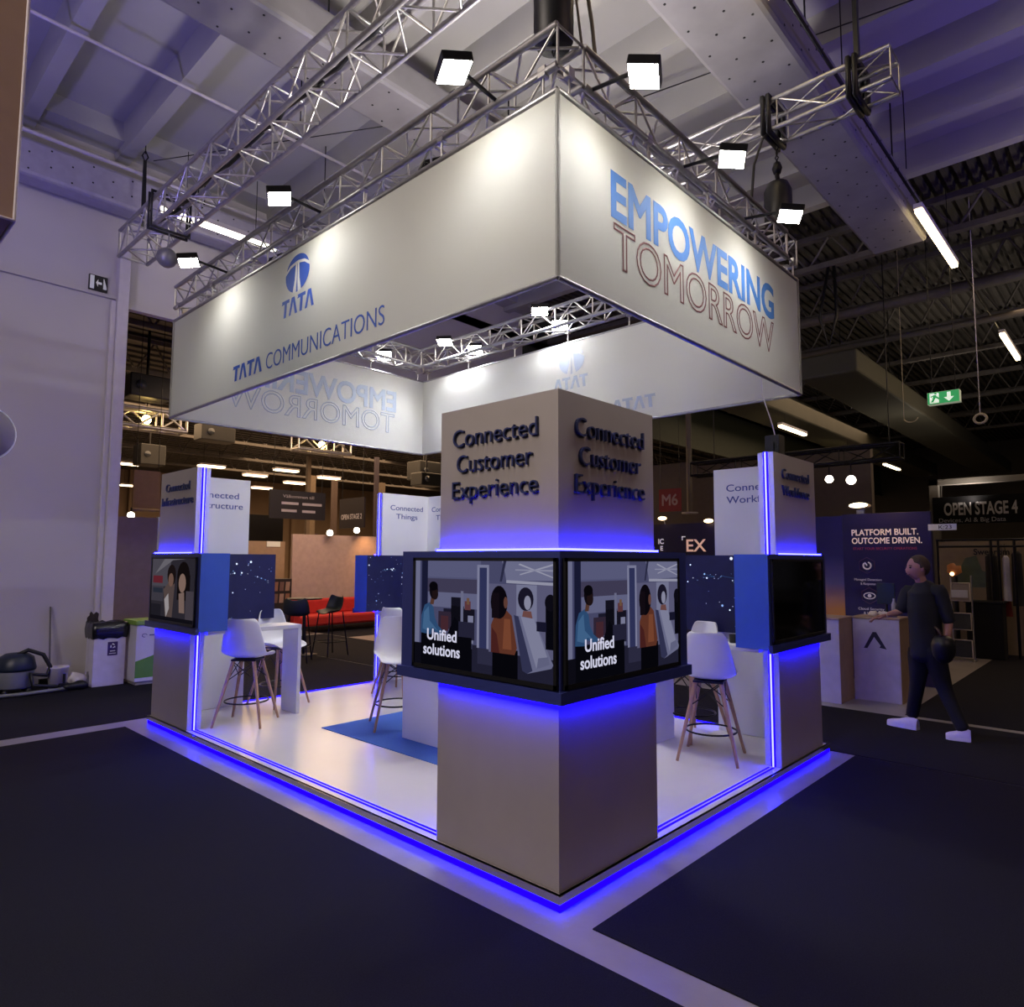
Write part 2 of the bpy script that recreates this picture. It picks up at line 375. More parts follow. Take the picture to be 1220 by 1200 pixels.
# conduits and pipes under the concrete ceiling
def pipe(name, pts, r, lab, mm, cat='pipe', n=6, grp=None):
    b = MB(); b.path(pts, r, n); return tag(b.build(name, mm, loc=pts[0]), lab, cat, grp)
pipe('conduit_pipe', [(-6, 6.2, 7.5), (5, 6.2, 7.5)], .022, 'thin pale conduit crossing the ceiling ribs at the upper left', post_m)
pipe('conduit_pipe', [(-6, 8.28, 7.3), (6, 8.28, 7.3)], .03, 'pale pipe along the upper edge of the wall duct', post_m)
pipe('roof_pipe', [(11.9, -9, 6.75), (11.9, 8.7, 6.75)], .11, 'fat grey pipe under the dark roof beyond the long tube lamp', roof_steel)
pipe('roof_pipe', [(13.4, -9, 6.5), (13.4, 8.7, 6.5)], .07, 'thinner grey pipe below the fat roof pipe', roof_steel)
for i, (x, y) in enumerate(((1.35, 5.2), (2.6, 6.7))):
    pipe('hanger_rod', [(x, y, 8.0), (x, y, 7.1)], .008, ('thin steel rod hanging from the ceiling near the left truss middle', 'thin steel rod hanging from the ceiling beyond the left truss')[i], black_metal, 'rod')
pipe('ceiling_cable', [(2.9, 4.5, 7.58), (.7, 8.3, 7.58)], .007, 'thin dark cable stretched across the ceiling above the left truss', black_m, 'cable')
pipe('ceiling_cable', [(5.6, -3, 7.6), (4.2, 3.4, 7.6)], .008, 'thin dark cable across the ceiling right of the front hoist', black_m, 'cable')
pipe('hanger_rod', [(7.2, -.1, 8), (7.2, -.1, 6.9)], .007, 'thin steel rod holding the tube lamp rail beside the wide duct', black_metal, 'rod')
pipe('hanger_rod', [(4.6, -.1, 8), (4.6, -.1, 6.9)], .007, 'thin steel rod holding the rail behind the small right truss', black_metal, 'rod')
pipe('lamp_rail', [(2, -.12, 6.62), (20, -.12, 6.62)], .018, 'thin dark rail carrying the tube lamps along the wide duct', black_metal, 'rail')
# ------------------------------------------------------------------ booth platform
PX, PY, HT = 3.76, 5.43, .08
t = thing('booth_platform', 'white raised booth floor edged with blue light strips', 'platform', (PX/2, PY/2, 0))
b = MB(); b.box(-.02, -.02, .07, PX+.02, PY+.02, HT); b.build('floor_board', floor_w, t)
b = MB()
b.box(-.022, -.022, .042, 0, PY+.022, HT); b.box(PX, -.022, .042, PX+.022, PY+.022, HT)
b.box(0, -.022, .042, PX, 0, HT); b.box(0, PY, .042, PX, PY+.022, HT)
b.build('edge_skirting', chrome, t)
b = MB(); b.box(.01, .01, .0, PX-.01, PY-.01, .07); b.build('plinth_core', black_m, t)
for q in ((-.015, -.015, .01, PY+.015), (PX-.01, -.015, PX+.015, PY+.015), (.01, -.015, PX-.01, .01), (.01, PY-.01, PX-.01, PY+.015)):
    b = MB(); b.box(q[0], q[1], .004, q[2], q[3], .042); b.build('base_light_strip', led_base, t)
for q in ((.045, .93, .06, 4.48), (.93, .045, 2.72, .06), (PX-.06, .93, PX-.045, 4.5), (.93, PY-.06, 2.72, PY-.045)):
    b = MB(); b.box(q[0], q[1], HT-.002, q[2], q[3], HT+.004); b.build('floor_light_strip', led_soft, t)
    dx, dy = (.045, 0) if q[2]-q[0] < .1 else (0, .045)
    b = MB(); b.box(q[0]+dx-.012, q[1]+dy-.012 if dy else q[1], HT, q[2]+dx-.012, q[3]+dy-.012 if dy else q[3], HT+.003); b.build('floor_light_strip', led_soft, t)
b = MB(); b.box(.945, 1.72, HT, 2.83, 3.70, HT+.006)
tag(b.build('blue_carpet', blue_carpet, loc=(1.88, 2.7, HT)), 'square blue carpet in the middle of the white booth floor', 'carpet')
# ------------------------------------------------------------------ corner columns
T, LA, LW = .13, .91, 1.20
def column(X0, Y0, sx, sy, lines, lab, inner=True, front=False):
    w = lambda a, bb, z: V((X0+sx*a, Y0+sy*bb, z))
    root = thing('display_column', lab, 'display column', (X0, Y0, HT), 0, 'corner columns of the booth')
    def ell(bd, o, i, L, z0, z1, mo, me, mi, mt):
        P = [(o, o), (L, o), (L, i), (i, i), (i, L), (o, L)]
        vs = [w(a, c, z0) for a, c in P]+[w(a, c, z1) for a, c in P]
        for k in range(6):
            m = (mo, me, mi, mi, me, mo)[k]
            bd.add([vs[k], vs[(k+1) % 6], vs[6+(k+1) % 6], vs[6+k]], [(0, 1, 2, 3)], m)
        for zz in (0, 6):
            for q in ((0, 1, 2, 3), (0, 3, 4, 5)): bd.add([vs[zz+j] for j in q], [(0, 1, 2, 3)], mt)
    b = MB(); ell(b, 0, T, LA, HT+.005, 1.03, 0, 1, 1, 1); b.build('lower_panel', [board_out, board_in], root)
    b = MB(); ell(b, 0, T, LA, 1.745, 2.58, 0, 1, 1, 1); up_ = b.build('upper_panel', [board_out, board_in], root)
    b = MB(); ell(b, -.05, .22, LW, 1.02, 1.745, 0, 1, 2, 0)
    sur = b.build('screen_surround', [navy_frame, blue_panel, mat('dark_blue_print', '#191d4c', .5, var=.1)], root)
    b = MB()
    P = [(-.075, -.075), (LW+.01, -.075), (LW+.01, -.045), (-.045, -.045), (-.045, LW+.01), (-.075, LW+.01)]
    vs = [w(a, c, .995) for a, c in P]+[w(a, c, 1.055) for a, c in P]
    b.add(vs, [(k, (k+1) % 6, 6+(k+1) % 6, 6+k) for k in range(6)]+[(0, 1, 2, 3), (0, 3, 4, 5), (6, 7, 8, 9), (6, 9, 10, 11)])
    b.build('screen_ledge', navy_frame, root)
    def bx(bd, a0, b0, z0, a1, b1, z1, m=0):
        p, q = w(a0, b0, z0), w(a1, b1, z1); bd.box(p.x, p.y, p.z, q.x, q.y, q.z, m)
    b = MB(); bx(b, -.030, -.030, 1.746, LA, -.018, 1.757); bx(b, -.030, -.018, 1.746, -.018, LA, 1.757); b.build('upper_light_strip', led, root)
    b = MB(); bx(b, -.030, -.030, .992, LA, -.016, 1.002); bx(b, -.030, -.016, .992, -.016, LA, 1.002); b.build('under_screen_light_strip', led_under, root)
    for (z0, z1) in ((HT, 1.02), (1.745, 2.58)):
        for sw in (0, 1):
            c, s2 = MB(), MB(); zz = z1
            if sw == 0: bx(c, LA, .045, z0, LA+.004, .085, z1); bx(s2, LA+.004, .060, z0, LA+.009, .071, zz)
            else: bx(c, .045, LA, z0, .085, LA+.004, z1); bx(s2, .060, LA+.004, z0, .071, LA+.009, zz)
            q = c.build('edge_light_channel', led_soft, root); s2.build('light_core', led, q)
    # raised letters outside, flat letters inside
    for face in (0, 1):
        nrm = V((0, -sy, 0)) if face == 0 else V((-sx, 0, 0)); r = Z_.cross(nrm)
        b = MB(); mid = w(.46, 0, 0) if face == 0 else w(0, .46, 0)
        if front:
            for i, s_ in enumerate(lines): b.text(s_, (mid.x, mid.y, 2.352-.152*i), r, Z_, .104, (.655, .585, .66)[i], ext=.018, bold=-.010)
        else:
            for i, s_ in enumerate(lines): b.text(s_, (mid.x, mid.y, 2.375-.14*i), r, Z_, .085, ((.60, .78, .60, .42) if i else (.60,)*4)[len(s_) % 4 if 0 else (0 if i == 0 else {'Infrastructure': 1, 'Workforce': 2, 'Things': 3}.get(s_, 0))], ext=.014, bold=-.006)
        o = b.build('raised_lettering', letter_navy, up_)
        b = MB(); mid = w(.50, T, 0) if face == 0 else w(T, .50, 0); r2 = -r
        for i, s_ in enumerate(lines): b.text(s_, (mid.x, mid.y, 2.36-.115*i), r2, Z_, .068, {'Infrastructure': .66, 'Connected': .56, 'Workforce': .56, 'Things': .37, 'Customer': .5, 'Experience': .56}[s_], ext=.002, bold=.004)
        b.build('printed_lettering', letter_print, up_)
    # star field on the inside of the screen surround
    for face in (0, 1):
        nrm = V((0, sy, 0)) if face == 0 else V((sx, 0, 0)); r = Z_.cross(nrm)
        st = MB(); rnd = random.Random(hash(lines[-1]) % 97+face if 0 else len(lines[-1])*7+face)
        base = w(.22, .22, 0)
        g = (lambda u, v: (w(.24+u*.95, .22, 1.04+v*.69) if face == 0 else w(.22, .24+u*.95, 1.04+v*.69))+nrm*.0015)
        pts = []
        for k in range(70):
            if k < 26: a = rnd.random()*1.4; u, v = .62+.33*math.cos(a*2.2+.6)+rnd.gauss(0, .03), .30+.45*math.sin(a*2.2+.6)+rnd.gauss(0, .03)
            else: u, v = rnd.random(), rnd.random()
            u = min(.98, max(.02, u)); v = min(.98, max(.02, v)); pts.append((u, v))
            q = .003+.007*rnd.random()**3+(.006 if k % 11 == 0 else 0); c = g(u, v); m = 0 if rnd.random() > .45 else 1
            st.poly([c+r*(q*math.cos(2*PI*j/8))+Z_*(q*math.sin(2*PI*j/8)) for j in range(8)], m)
        for k in range(24):
            a, c = pts[k], pts[(k*5+3) % 26]
            if (a[0]-c[0])**2+(a[1]-c[1])**2 < .05:
                p, q = g(*a), g(*c); d = (q-p).normalized().cross(nrm)*.0014
                st.poly([p-d, p+d, q+d, q-d], 2)
        st.build('star_print', [px('#dfe8ff', 1.2), px('#8fb4ee', 1.0), px('#3b6aa8', .6)], sur)
    return root
led_under = glow('blue_led_under', '#0a02ff', 120)
cf = column(0, 0, 1, 1, ('Connected', 'Customer', 'Experience'), 'big front booth column lettered Connected Customer Experience', front=True)
cl = column(0, 5.40, 1, -1, ('Connected', 'Infrastructure'), 'left booth column lettered Connected Infrastructure with blue lit edge')
cr_ = column(3.66, 0, -1, 1, ('Connected', 'Workforce'), 'right booth column lettered Connected Workforce with blue lit edge')
cb = column(3.66, 5.40, -1, -1, ('Connected', 'Things'), 'rear booth column lettered Connected Things, seen from inside')
# ------------------------------------------------------------------ televisions
def tv(lab, o, r, n, w, h, shapes, words=None, bez=.018, grp='screens on the booth columns'):
    """o: lower left corner as seen; r: right; n: outward"""
    o, r, n = V(o), V(r), V(n)
    t = thing('television', lab, 'screen', o, 0, grp)
    b = MB(); b.slab([o, o+r*w, o+r*w+Z_*h, o+Z_*h], n*.012)
    for (u0, v0, u1, v1) in ((0, 0, w, bez*1.3), (0, h-bez, w, h), (0, 0, bez, h), (w-bez, 0, w, h)):
        p = o+n*.012; b.slab([p+r*u0+Z_*v0, p+r*u1+Z_*v0, p+r*u1+Z_*v1, p+r*u0+Z_*v1], n*.008)
    b.build('bezel', black_m, t)
    sw, sh = w-2*bez, h-2.3*bez; p0 = o+r*bez+Z_*bez*1.3+n*.0125
    pic = MB(); mats = []; idx = {}
    for i, (c, pts) in enumerate(shapes):
        if c not in idx: idx[c] = len(mats); mats.append(px(c, .5))
        if len(pts) == 2: (a, e), (f, g) = pts; pts = [(a, e), (f, e), (f, g), (a, g)]
        elif len(pts) == 3 and isinstance(pts[2], str):
            (cx, cy), (rx, ry), _ = pts; pts = [(cx+rx*math.cos(2*PI*j/18), cy+ry*math.sin(2*PI*j/18)) for j in range(18)]
        pic.poly([p0+r*(min(1, max(0, u))*sw)+Z_*(min(1, max(0, v))*sh)+n*(.00012*i) for u, v in pts], idx[c])
    if shapes: pic.build('screen_picture', mats, t)
    else:
        g = MB(); g.slab([p0, p0+r*sw, p0+r*sw+Z_*sh, p0+Z_*sh], n*.001); g.build('dark_screen', mat('dark_glass', '#06060a', .08, var=0), t)
    if words:
        b = MB()
        for (s_, u, v, hh, ww) in words: b.text(s_, p0+r*(u*sw)+Z_*(v*sh)+n*.008, r, Z_, hh, ww, ext=.0005, align='L', bold=.018)
        b.build('caption', px('#d3d3ea', .95), t)
    return t
E_ = 'e'
shop = [('#5f6088', ((0, 0), (1, 1))), ('#7678a2', ((.10, .84), (.52, 1))), ('#55506f', ((.10, .70), (.50, .83))), ('#8183ab', ((.11, .56), (.5, .70))),
 ('#6c6e98', ((.10, .83), (.52, .845))), ('#9092b8', ((0, .18), (.045, 1))), ('#232545', ((.05, .16), (.105, 1))), ('#585a84', ((.04, .12), (.055, 1))),
 ('#14131f', ((0, 0), (1, .20))), ('#2d2c44', ((.46, 0), (1, .24))), ('#3c3b58', ((.5, .08), (.74, .22))),
 ('#3f4474', ((.51, .22), (.565, .94))), ('#a5a7cc', ((.495, .22), (.512, .96))), ('#a5a7cc', ((.565, .22), (.58, .96))), ('#9fa1c6', ((.495, .94), (.58, .965))),
 ('#77769c', ((.58, .2), (1, .8))), ('#8e90b6', ((.70, .83), (1, .84), (1, 1), (.67, 1), (.69, .9))), ('#3a3b5c', ((.655, .82), (.67, .82), (.70, 1), (.68, 1))), ('#c1c2dc', ((.70, .81), (1, .80), (1, .825), (.70, .835))),
 ('#c5c6e0', ((.78, .97), (.79, .98), (1, .87), (1, .86))), ('#c5c6e0', ((.79, .88), (.79, .89), (1, .98), (1, .965))), ('#b5b6d4', ((.76, .92), (.76, .93), (1, .93), (1, .915))),
 ('#1d1c2c', ((.30, .58), (.38, .66))), ('#26243a', ((.24, .50), (.40, .55))), ('#15141f', ((.30, .34), (.40, .58))), ('#1f1d2e', ((.40, .44), (.48, .56))), ('#7a4a50', ((.405, .55), (.45, .63))), ('#8c6a52', ((.42, .6), (.44, .66))),
 ('#8b8db0', ((.375, .42), (.395, .72))), ('#a0a2c6', ((.43, .25), (.47, .5))), ('#403348', ((.20, .36), (.30, .52))), ('#5a3540', ((.22, .34), (.28, .48))),
 ('#0e0e18', ((.27, .30), (.41, .30), (.40, .36), (.33, .48))), ('#31304a', ((.36, .28), (.48, .44))), ('#0c0c15', ((.06, .0), (.46, .30))),
 ('#3d6496', ((.055, .30), (.06, .47), (.085, .57), (.13, .60), (.16, .55), (.17, .46), (.20, .38), (.255, .32), (.25, .29), (.2, .30), (.15, .34), (.14, .29))), ('#5682b4', ((.07, .34), (.08, .5), (.12, .56), (.13, .42), (.2, .33), (.15, .36), (.12, .32))),
 ('#6d4a3e', ((.13, .58), (.16, .58), (.17, .64), (.14, .65))), ('#171119', ((.16, .715), (.036, .085), E_)), ('#2a1c1e', ((.172, .68), (.026, .055), E_)), ('#0e0b12', ((.158, .755), (.036, .045), E_)), ('#7d564c', ((.245, .305), (.02, .018), E_)),
 ('#9a9cc0', ((.77, .50), (.90, .80))), ('#232036', ((.83, .68), (.05, .10), E_)), ('#8d5f5c', ((.80, .48), (.88, .48), (.865, .58), (.815, .58))), ('#b3b4d2', ((.842, .65), (.022, .06), E_)),
 ('#0b0a12', ((.61, .0), (.78, .24))), ('#7a4434', ((.60, .20), (.60, .44), (.63, .54), (.70, .58), (.74, .53), (.775, .26), (.76, .20))), ('#9a5a40', ((.68, .24), (.69, .50), (.73, .5), (.74, .24))), ('#5d2c2a', ((.60, .2), (.605, .42), (.64, .36), (.66, .2))),
 ('#120d16', ((.655, .64), (.058, .145), E_)), ('#1b131c', ((.605, .50), (.655, .72))), ('#7c5248', ((.70, .64), (.014, .05), E_)),
 ('#8a8cb2', ((.755, .54), (.885, .52), (1.0, .16), (.99, .13), (.84, .06), (.81, .08))), ('#42446a', ((.755, .54), (.785, .53), (.875, .09), (.84, .06), (.81, .08))), ('#a6a8ca', ((.80, .53), (.885, .52), (.98, .16), (.90, .11))), ('#8082a8', ((.91, .2), (.97, .22), (.98, .16), (.90, .11))),
 ('#0d0d17', ((.955, .28), (1, .68))), ('#15131f', ((.985, .66), (.035, .07), E_)), ('#20203a', ((.90, .42), (.96, .5)))]
tv('screen of the front column facing left, with shop picture and Unified solutions', (-.05, 1.075, 1.063), (0, -1, 0), (-1, 0, 0), 1.115, .645, shop, [('Unified', .115, .245, .062, .255), ('solutions', .085, .105, .062, .315)])
tv('screen of the front column facing right, with shop picture and Unified solutions', (-.03, -.05, 1.063), (1, 0, 0), (0, -1, 0), 1.115, .645, shop, [('Unified', .125, .245, .062, .255), ('solutions', .09, .105, .062, .315)])
pair = [('#3a3640', ((0, 0), (1, 1))), ('#605c68', ((0, .55), (.45, 1))), ('#86828c', ((.08, .75), (.5, .98), (.8, 1), (.3, 1))), ('#7c2f3c', ((.03, .60), (.27, .72))), ('#504c58', ((0, .3), (.3, .55))), ('#343a4a', ((.04, .44), (.28, .52))), ('#2a2832', ((0, 0), (.25, .25))),
 ('#6b5a58', ((.36, .05), (.30, .5), (.42, .62), (.56, .6), (.52, .05))), ('#241b1c', ((.48, .74), (.10, .17), E_)), ('#8d6c60', ((.47, .66), (.06, .11), E_)), ('#c4bcc0', ((.38, .05), (.33, .34), (.42, .44), (.45, .2))),
 ('#1a1415', ((.75, .72), (.14, .24), E_)), ('#1a1415', ((.62, .35), (.9, .75))), ('#a5867a', ((.73, .62), (.08, .15), E_)), ('#9a8078', ((.68, .15), (.66, .45), (.78, .48), (.80, .15))), ('#58505a', ((.82, .0), (1, .5))), ('#191720', ((.0, .0), (1, .06)))]
tv('screen of the left column with two people and a red sign', (-.05, 5.38, 1.063), (0, -1, 0), (-1, 0, 0), 1.115, .645, pair)
tv('black switched-off screen of the right column', (2.50, -.05, 1.063), (1, 0, 0), (0, -1, 0), 1.115, .645, [])

# ------------------------------------------------------------------ bar tables between the stools
def bar_table(name, lab, X0, Y0, sx, sy, alongx):
    f = (lambda a, c, z: V((X0+sx*a, Y0+sy*c, z))) if alongx else (lambda a, c, z: V((X0+sx*c, Y0+sy*a, z)))
    t = thing('bar_table', lab, 'table', f(.6, .82, HT), 0, 'white bar tables in the booth')
    def bx(nm, a0, c0, z0, a1, c1, z1):
        b = MB(); p, q = f(a0, c0, z0), f(a1, c1, z1); b.box(p.x, p.y, p.z, q.x, q.y, q.z); b.build(nm, board_in, t, bevel=.003)
    bx('tabletop', T, .66, .965, 1.12, .98, 1.005)
    bx('end_panel', 1.08, .66, HT, 1.12, .98, .965)
bar_table('bar_table', 'white bar table beside the left column', 0, 5.40, 1, -1, True)
bar_table('bar_table', 'white bar table beside the right column', 3.66, 0, -1, 1, False)
bar_table('bar_table', 'white bar table beside the rear column', 3.66, 5.40, -1, -1, False)
t = thing('reception_counter', 'white block counter standing on the blue carpet behind the front column', 'counter', (1.55, 2.6, HT))
b = MB(); b.box(1.25, 2.36, HT+.006, 1.85, 2.85, 1.0); b.build('counter_body', board_in, t, bevel=.004)
b = MB(); b.box(1.24, 2.35, 1.0, 1.86, 2.86, 1.02); b.build('counter_top', board_in, t)
# ------------------------------------------------------------------ stools
def make_stool():
    t = thing('bar_stool', 'x', 'stool', (0, 0, 0), 0, 'white shell bar stools')
    prof = [(.235, -.028, .185), (.21, .0, .20), (.10, -.012, .212), (-.02, -.016, .22), (-.11, .0, .225), (-.165, .05, .222), (-.195, .13, .212), (-.215, .22, .195), (-.235, .32, .172), (-.245, .375, .145), (-.248, .385, .12)]
    n = 13; vs = []; b = MB()
    for i, (y, z, w) in enumerate(prof):
        for j in range(n):
            s = -1+2*j/(n-1); a = abs(s)
            seat = max(0, min(1, (y+.20)/.1)); lift = .06*a**3.2*(1 if 1 < i < 7 else .4)*seat; fwd = .075*a**2.6*(1-seat if i > 4 else 0)
            vs.append((s*w, y+fwd, z+lift))
    b.add(vs, [(i*n+j, i*n+j+1, (i+1)*n+j+1, (i+1)*n+j) for i in range(len(prof)-1) for j in range(n-1)], 0, True)
    ZS = .65
    b.v = [v+V((0, 0, ZS)) for v in b.v]
    b.build('seat_shell', shell_m, t, local=True, solid=.012, sub=1)
    for sx in (-1, 1):
        for sy in (-1, 1):
            l = MB(); l.tube((sx*.235, sy*.235, 0), (sx*.10, sy*.10, ZS-.03), .012, .019, n=10); l.build('leg', wood_m, t, local=True)
    r = MB(); r.path([(.205*math.cos(a), .205*math.sin(a), .22) for a in [2*PI*i/28 for i in range(28)]], .008, closed=True)
    r.build('footrest_ring', black_metal, t, local=True)
    r = MB()
    for s in (-1, 1):
        for q in (0, 1):
            g = (lambda a, c, z: (a, c, z)) if q == 0 else (lambda a, c, z: (c, a, z))
            r.tube(g(-.105, s*.105, ZS-.04), g(.14, s*.14, ZS-.22), .005, n=5); r.tube(g(.105, s*.105, ZS-.04), g(-.14, s*.14, ZS-.22), .005, n=5)
    r.box(-.12, -.12, ZS-.035, .12, .12, ZS-.018)
    r.build('wire_brace', black_metal, t, local=True)
    return t
st0 = make_stool(); fst = True
for (x, y, rz, lab) in ((.54, 4.42, -48, 'white shell bar stool in front of the left bar table, back turned'),
                        (1.20, 5.02, 190, 'white shell bar stool behind the left bar table'),
                        (1.50, 3.26, 150, 'white shell bar stool with a leg on the blue carpet, half behind the front screen'),
                        (2.55, 4.58, -75, 'white shell bar stool at the rear bar table, mostly hidden'),
                        (2.66, .545, -72, 'white shell bar stool in front of the right bar table, back turned'),
                        (3.16, .98, 70, 'white shell bar stool behind the right bar table')):
    z = HT
    if fst: st0.location = (x, y, z); st0.rotation_euler = (0, 0, math.radians(rz)); st0['label'] = lab; fst = False
    else: dup(st0, (x, y, z), math.radians(rz), lab)
# small things on the tables
def small(name, lab, cat, parts, loc, grp=None):
    t = None; b = MB(); ms = []
    for (m, q) in parts:
        if m not in ms: ms.append(m)
        k = ms.index(m)
        if q[0] == 'c': b.lathe(q[1], loc, 12, k)
        else: b.box(loc[0]+q[0], loc[1]+q[1], loc[2]+q[2], loc[0]+q[3], loc[1]+q[4], loc[2]+q[5], k)
    return tag(b.build(name, ms, loc=loc, bevel=.002), lab, cat, grp)
paper = mat('white_paper', '#e2e2e0', .6, var=.02)
small('leaflet_stack', 'low stack of white leaflets on the left bar table', 'leaflets', [(paper, (-.11, -.07, 0, .11, .07, .02)), (paper, (-.10, -.08, .02, .1, .06, .03))], (.55, 4.56, 1.005))
small('card_holder', 'small clear card holder at the end of the left bar table by the blue panel', 'holder', [(paper, (-.05, -.02, 0, .05, .02, .008)), (paper, (-.05, -.004, 0, .05, .004, .06))], (.38, 4.60, 1.005))
small('pen_cup', 'small white cup beside the card holder on the left bar table', 'cup', [(paper, ('c', [(.028, 0), (.032, .07), (.026, .07), (.024, .01)]))], (.28, 4.55, 1.005))
small('leaflet_stack', 'low stack of white leaflets on the right bar table', 'leaflets', [(paper, (-.07, -.12, 0, .07, .12, .02)), (paper, (-.06, -.1, .02, .06, .1, .035))], (2.86, .62, 1.005))
small('pen_cup', 'small dark cup on the right bar table beside the leaflets', 'cup', [(black_m, ('c', [(.03, 0), (.034, .07), (.028, .07), (.026, .01)]))], (2.84, .42, 1.005))
small('mouse_box', 'small black box on the right bar table in front of the far stool', 'box', [(black_m, (-.05, -.04, 0, .05, .04, .04))], (2.84, .88, 1.005))
small('hub_box', 'black box standing on top of the right column', 'box', [(black_m, (-.06, -.06, 0, .06, .06, .16)), (black_m, (-.08, -.02, 0, .08, .02, .1))], (2.95, .065, 2.58))

# ------------------------------------------------------------------ hanging fabric banner
FX, FY, Z0, Z1 = 3.40, 5.25, 3.17, 4.21
ft = thing('hanging_banner', 'big white square fabric banner hanging over the booth with blue logo', 'banner', (FX/2, FY/2, Z0))
for (q, lab) in (((0, 0, 0.012, FY), 0), ((FX-.012, 0, FX, FY), 0), ((.012, 0, FX-.012, .012), 0), ((.012, FY-.012, FX-.012, FY), 0)):
    b = MB(); b.box(q[0], q[1], Z0, q[2], q[3], Z1); b.build('fabric_panel', fabric, ft)
for z in (Z0, Z1):
    b = MB()
    for (p, q) in (((0, 0), (FX, 0)), ((FX, 0), (FX, FY)), ((FX, FY), (0, FY)), ((0, FY), (0, 0))):
        b.tube((p[0], p[1], z), (q[0], q[1], z), .016)
    b.build('frame_tube', alu_w, ft)
for (x, y) in ((0, 0), (FX, 0), (FX, FY), (0, FY)):
    b = MB(); b.tube((x, y, Z0), (x, y, Z1), .014); b.build('corner_seam', mat('grey_seam', '#8d8c8a', .7), ft)
def tata_word(b, o, r, H, m, Wd):
    """the four letters T A T A, the A without a bar"""
    o, r = V(o), V(r); u = Z_; n = r.cross(u)*.003
    k = Wd/4.06; P = lambda x, y: o+r*(x*k)+u*(y*H)+n
    x = 0
    for ch in 'TATA':
        if ch == 'T':
            b.poly([P(x+.02, 1), P(x+1.0, 1), P(x+1.0, .80), P(x+.68, .80), P(x+.60, 0), P(x+.28, 0), P(x+.36, .80), P(x-.02, .78), P(x+.06, .9)], m); x += .94
        else:
            b.poly([P(x+.0, 0), P(x+.34, 1), P(x+.72, 1), P(x+.54, .74), P(x+.26, 0)], m)
            b.poly([P(x+.54, .74), P(x+.72, 1), P(x+1.10, 0), P(x+.80, 0)], m); x += 1.09
def oval_logo(b, c, r, rx, ry, mb, mw):
    c, r = V(c), V(r); n = r.cross(Z_)
    P = lambda x, y, e: c+r*(x*rx)+Z_*(y*ry)+n*e
    b.poly([P(math.cos(2*PI*i/40), math.sin(2*PI*i/40), .002) for i in range(40)], mb)
    def strip(L, R, m=mw): b.poly([P(x, y, .003) for x, y in L]+[P(x, y, .003) for x, y in reversed(R)], m)
    strip([(-1.02, .10), (-.6, .40), (-.08, .52)], [(-1.02, .28), (-.6, .56), (-.08, .66)])
    strip([(1.02, .28), (.6, .56), (.08, .66)], [(1.02, .10), (.6, .40), (.08, .52)])
    strip([(-.14, .60), (-.20, -.3), (-.36, -1.0)], [(-.02, .60), (-.03, -.3), (-.08, -1.02)])
    strip([(.02, .60), (.03, -.3), (.08, -1.02)], [(.14, .60), (.20, -.3), (.36, -1.0)])
    b.poly([P(-.12, .66, .003), P(-.12, .50, .003), P(.12, .50, .003), P(.12, .66, .003)], mw)
    strip([(-.012, .52), (-.02, -1)], [(.012, .52), (.02, -1)], mb)
def logos(par, x, r, y_of, mb, mw, e):
    b = MB(); oval_logo(b, (x, y_of(2.69), 3.985), r, .185, .155, 0, 1)
    b.build('oval_logo', [mb, mw], par)
    b = MB(); tata_word(b, (x, y_of(2.925), 3.655), r, .145, 0, .50); b.build('logo_lettering', mb, par); b = MB(); tata_word(b, (x, y_of(3.79), 3.285), r, .14, 0, .55)
    b.text('COMMUNICATIONS', (x, y_of(3.17), 3.282), r, Z_, .142, 1.66, ext=.001, align='L', bold=-.008)
    b.build('logo_lettering', mb, par)
logos(ft, -.001, (0, -1, 0), lambda y: y, tata_blue, tata_white, 0)
# the rear banner face carries the same logo; its print shows through faintly inside, mirrored
logos(ft, FX+.001, (0, 1, 0), lambda y: FY-y, tata_blue, tata_white, 0)
def headline(par, y, r, x_of, mb, mo, sgn):
    b = MB(); b.text('EMPOWERING', (x_of(.485), y, 3.70), r, Z_, .272, 2.36, ext=.001, align='L', bold=.028); b.build('headline_lettering', mb, par)
    b = MB(); b.text('TOMORROW', (x_of(.51), y, 3.405), r, Z_, .262, 2.32, align='L', bold=.02, outline=.0065); b.build('headline_outline_lettering', mo, par)
headline(ft, -.001, (1, 0, 0), lambda x: x, emp_blue, tom_red, 1)
headline(ft, FY+.001, (-1, 0, 0), lambda x: FX-x, emp_blue, tom_red, 1)
def ghost(fn, mirror):     # the same print as it shows on the other face of the cloth
    n0 = set(ft.children); fn(); 
    for o in list(set(ft.children)-n0):
        o.name = 'print_showing_through'
        for v in o.data.vertices: mirror(v)
def mx(v): v.co.x = v.co.x-.016-2*(v.co.x-(FX-FX/2+.001))
def my(v): v.co.y = v.co.y-.016-2*(v.co.y-(FY-FY/2+.001))
ghost(lambda: logos(ft, FX+.001, (0, 1, 0), lambda y: FY-y, ghost_m, fabric, 0), mx)
ghost(lambda: headline(ft, FY+.001, (-1, 0, 0), lambda x: FX-x, ghost_m, ghost_m, 1), my)

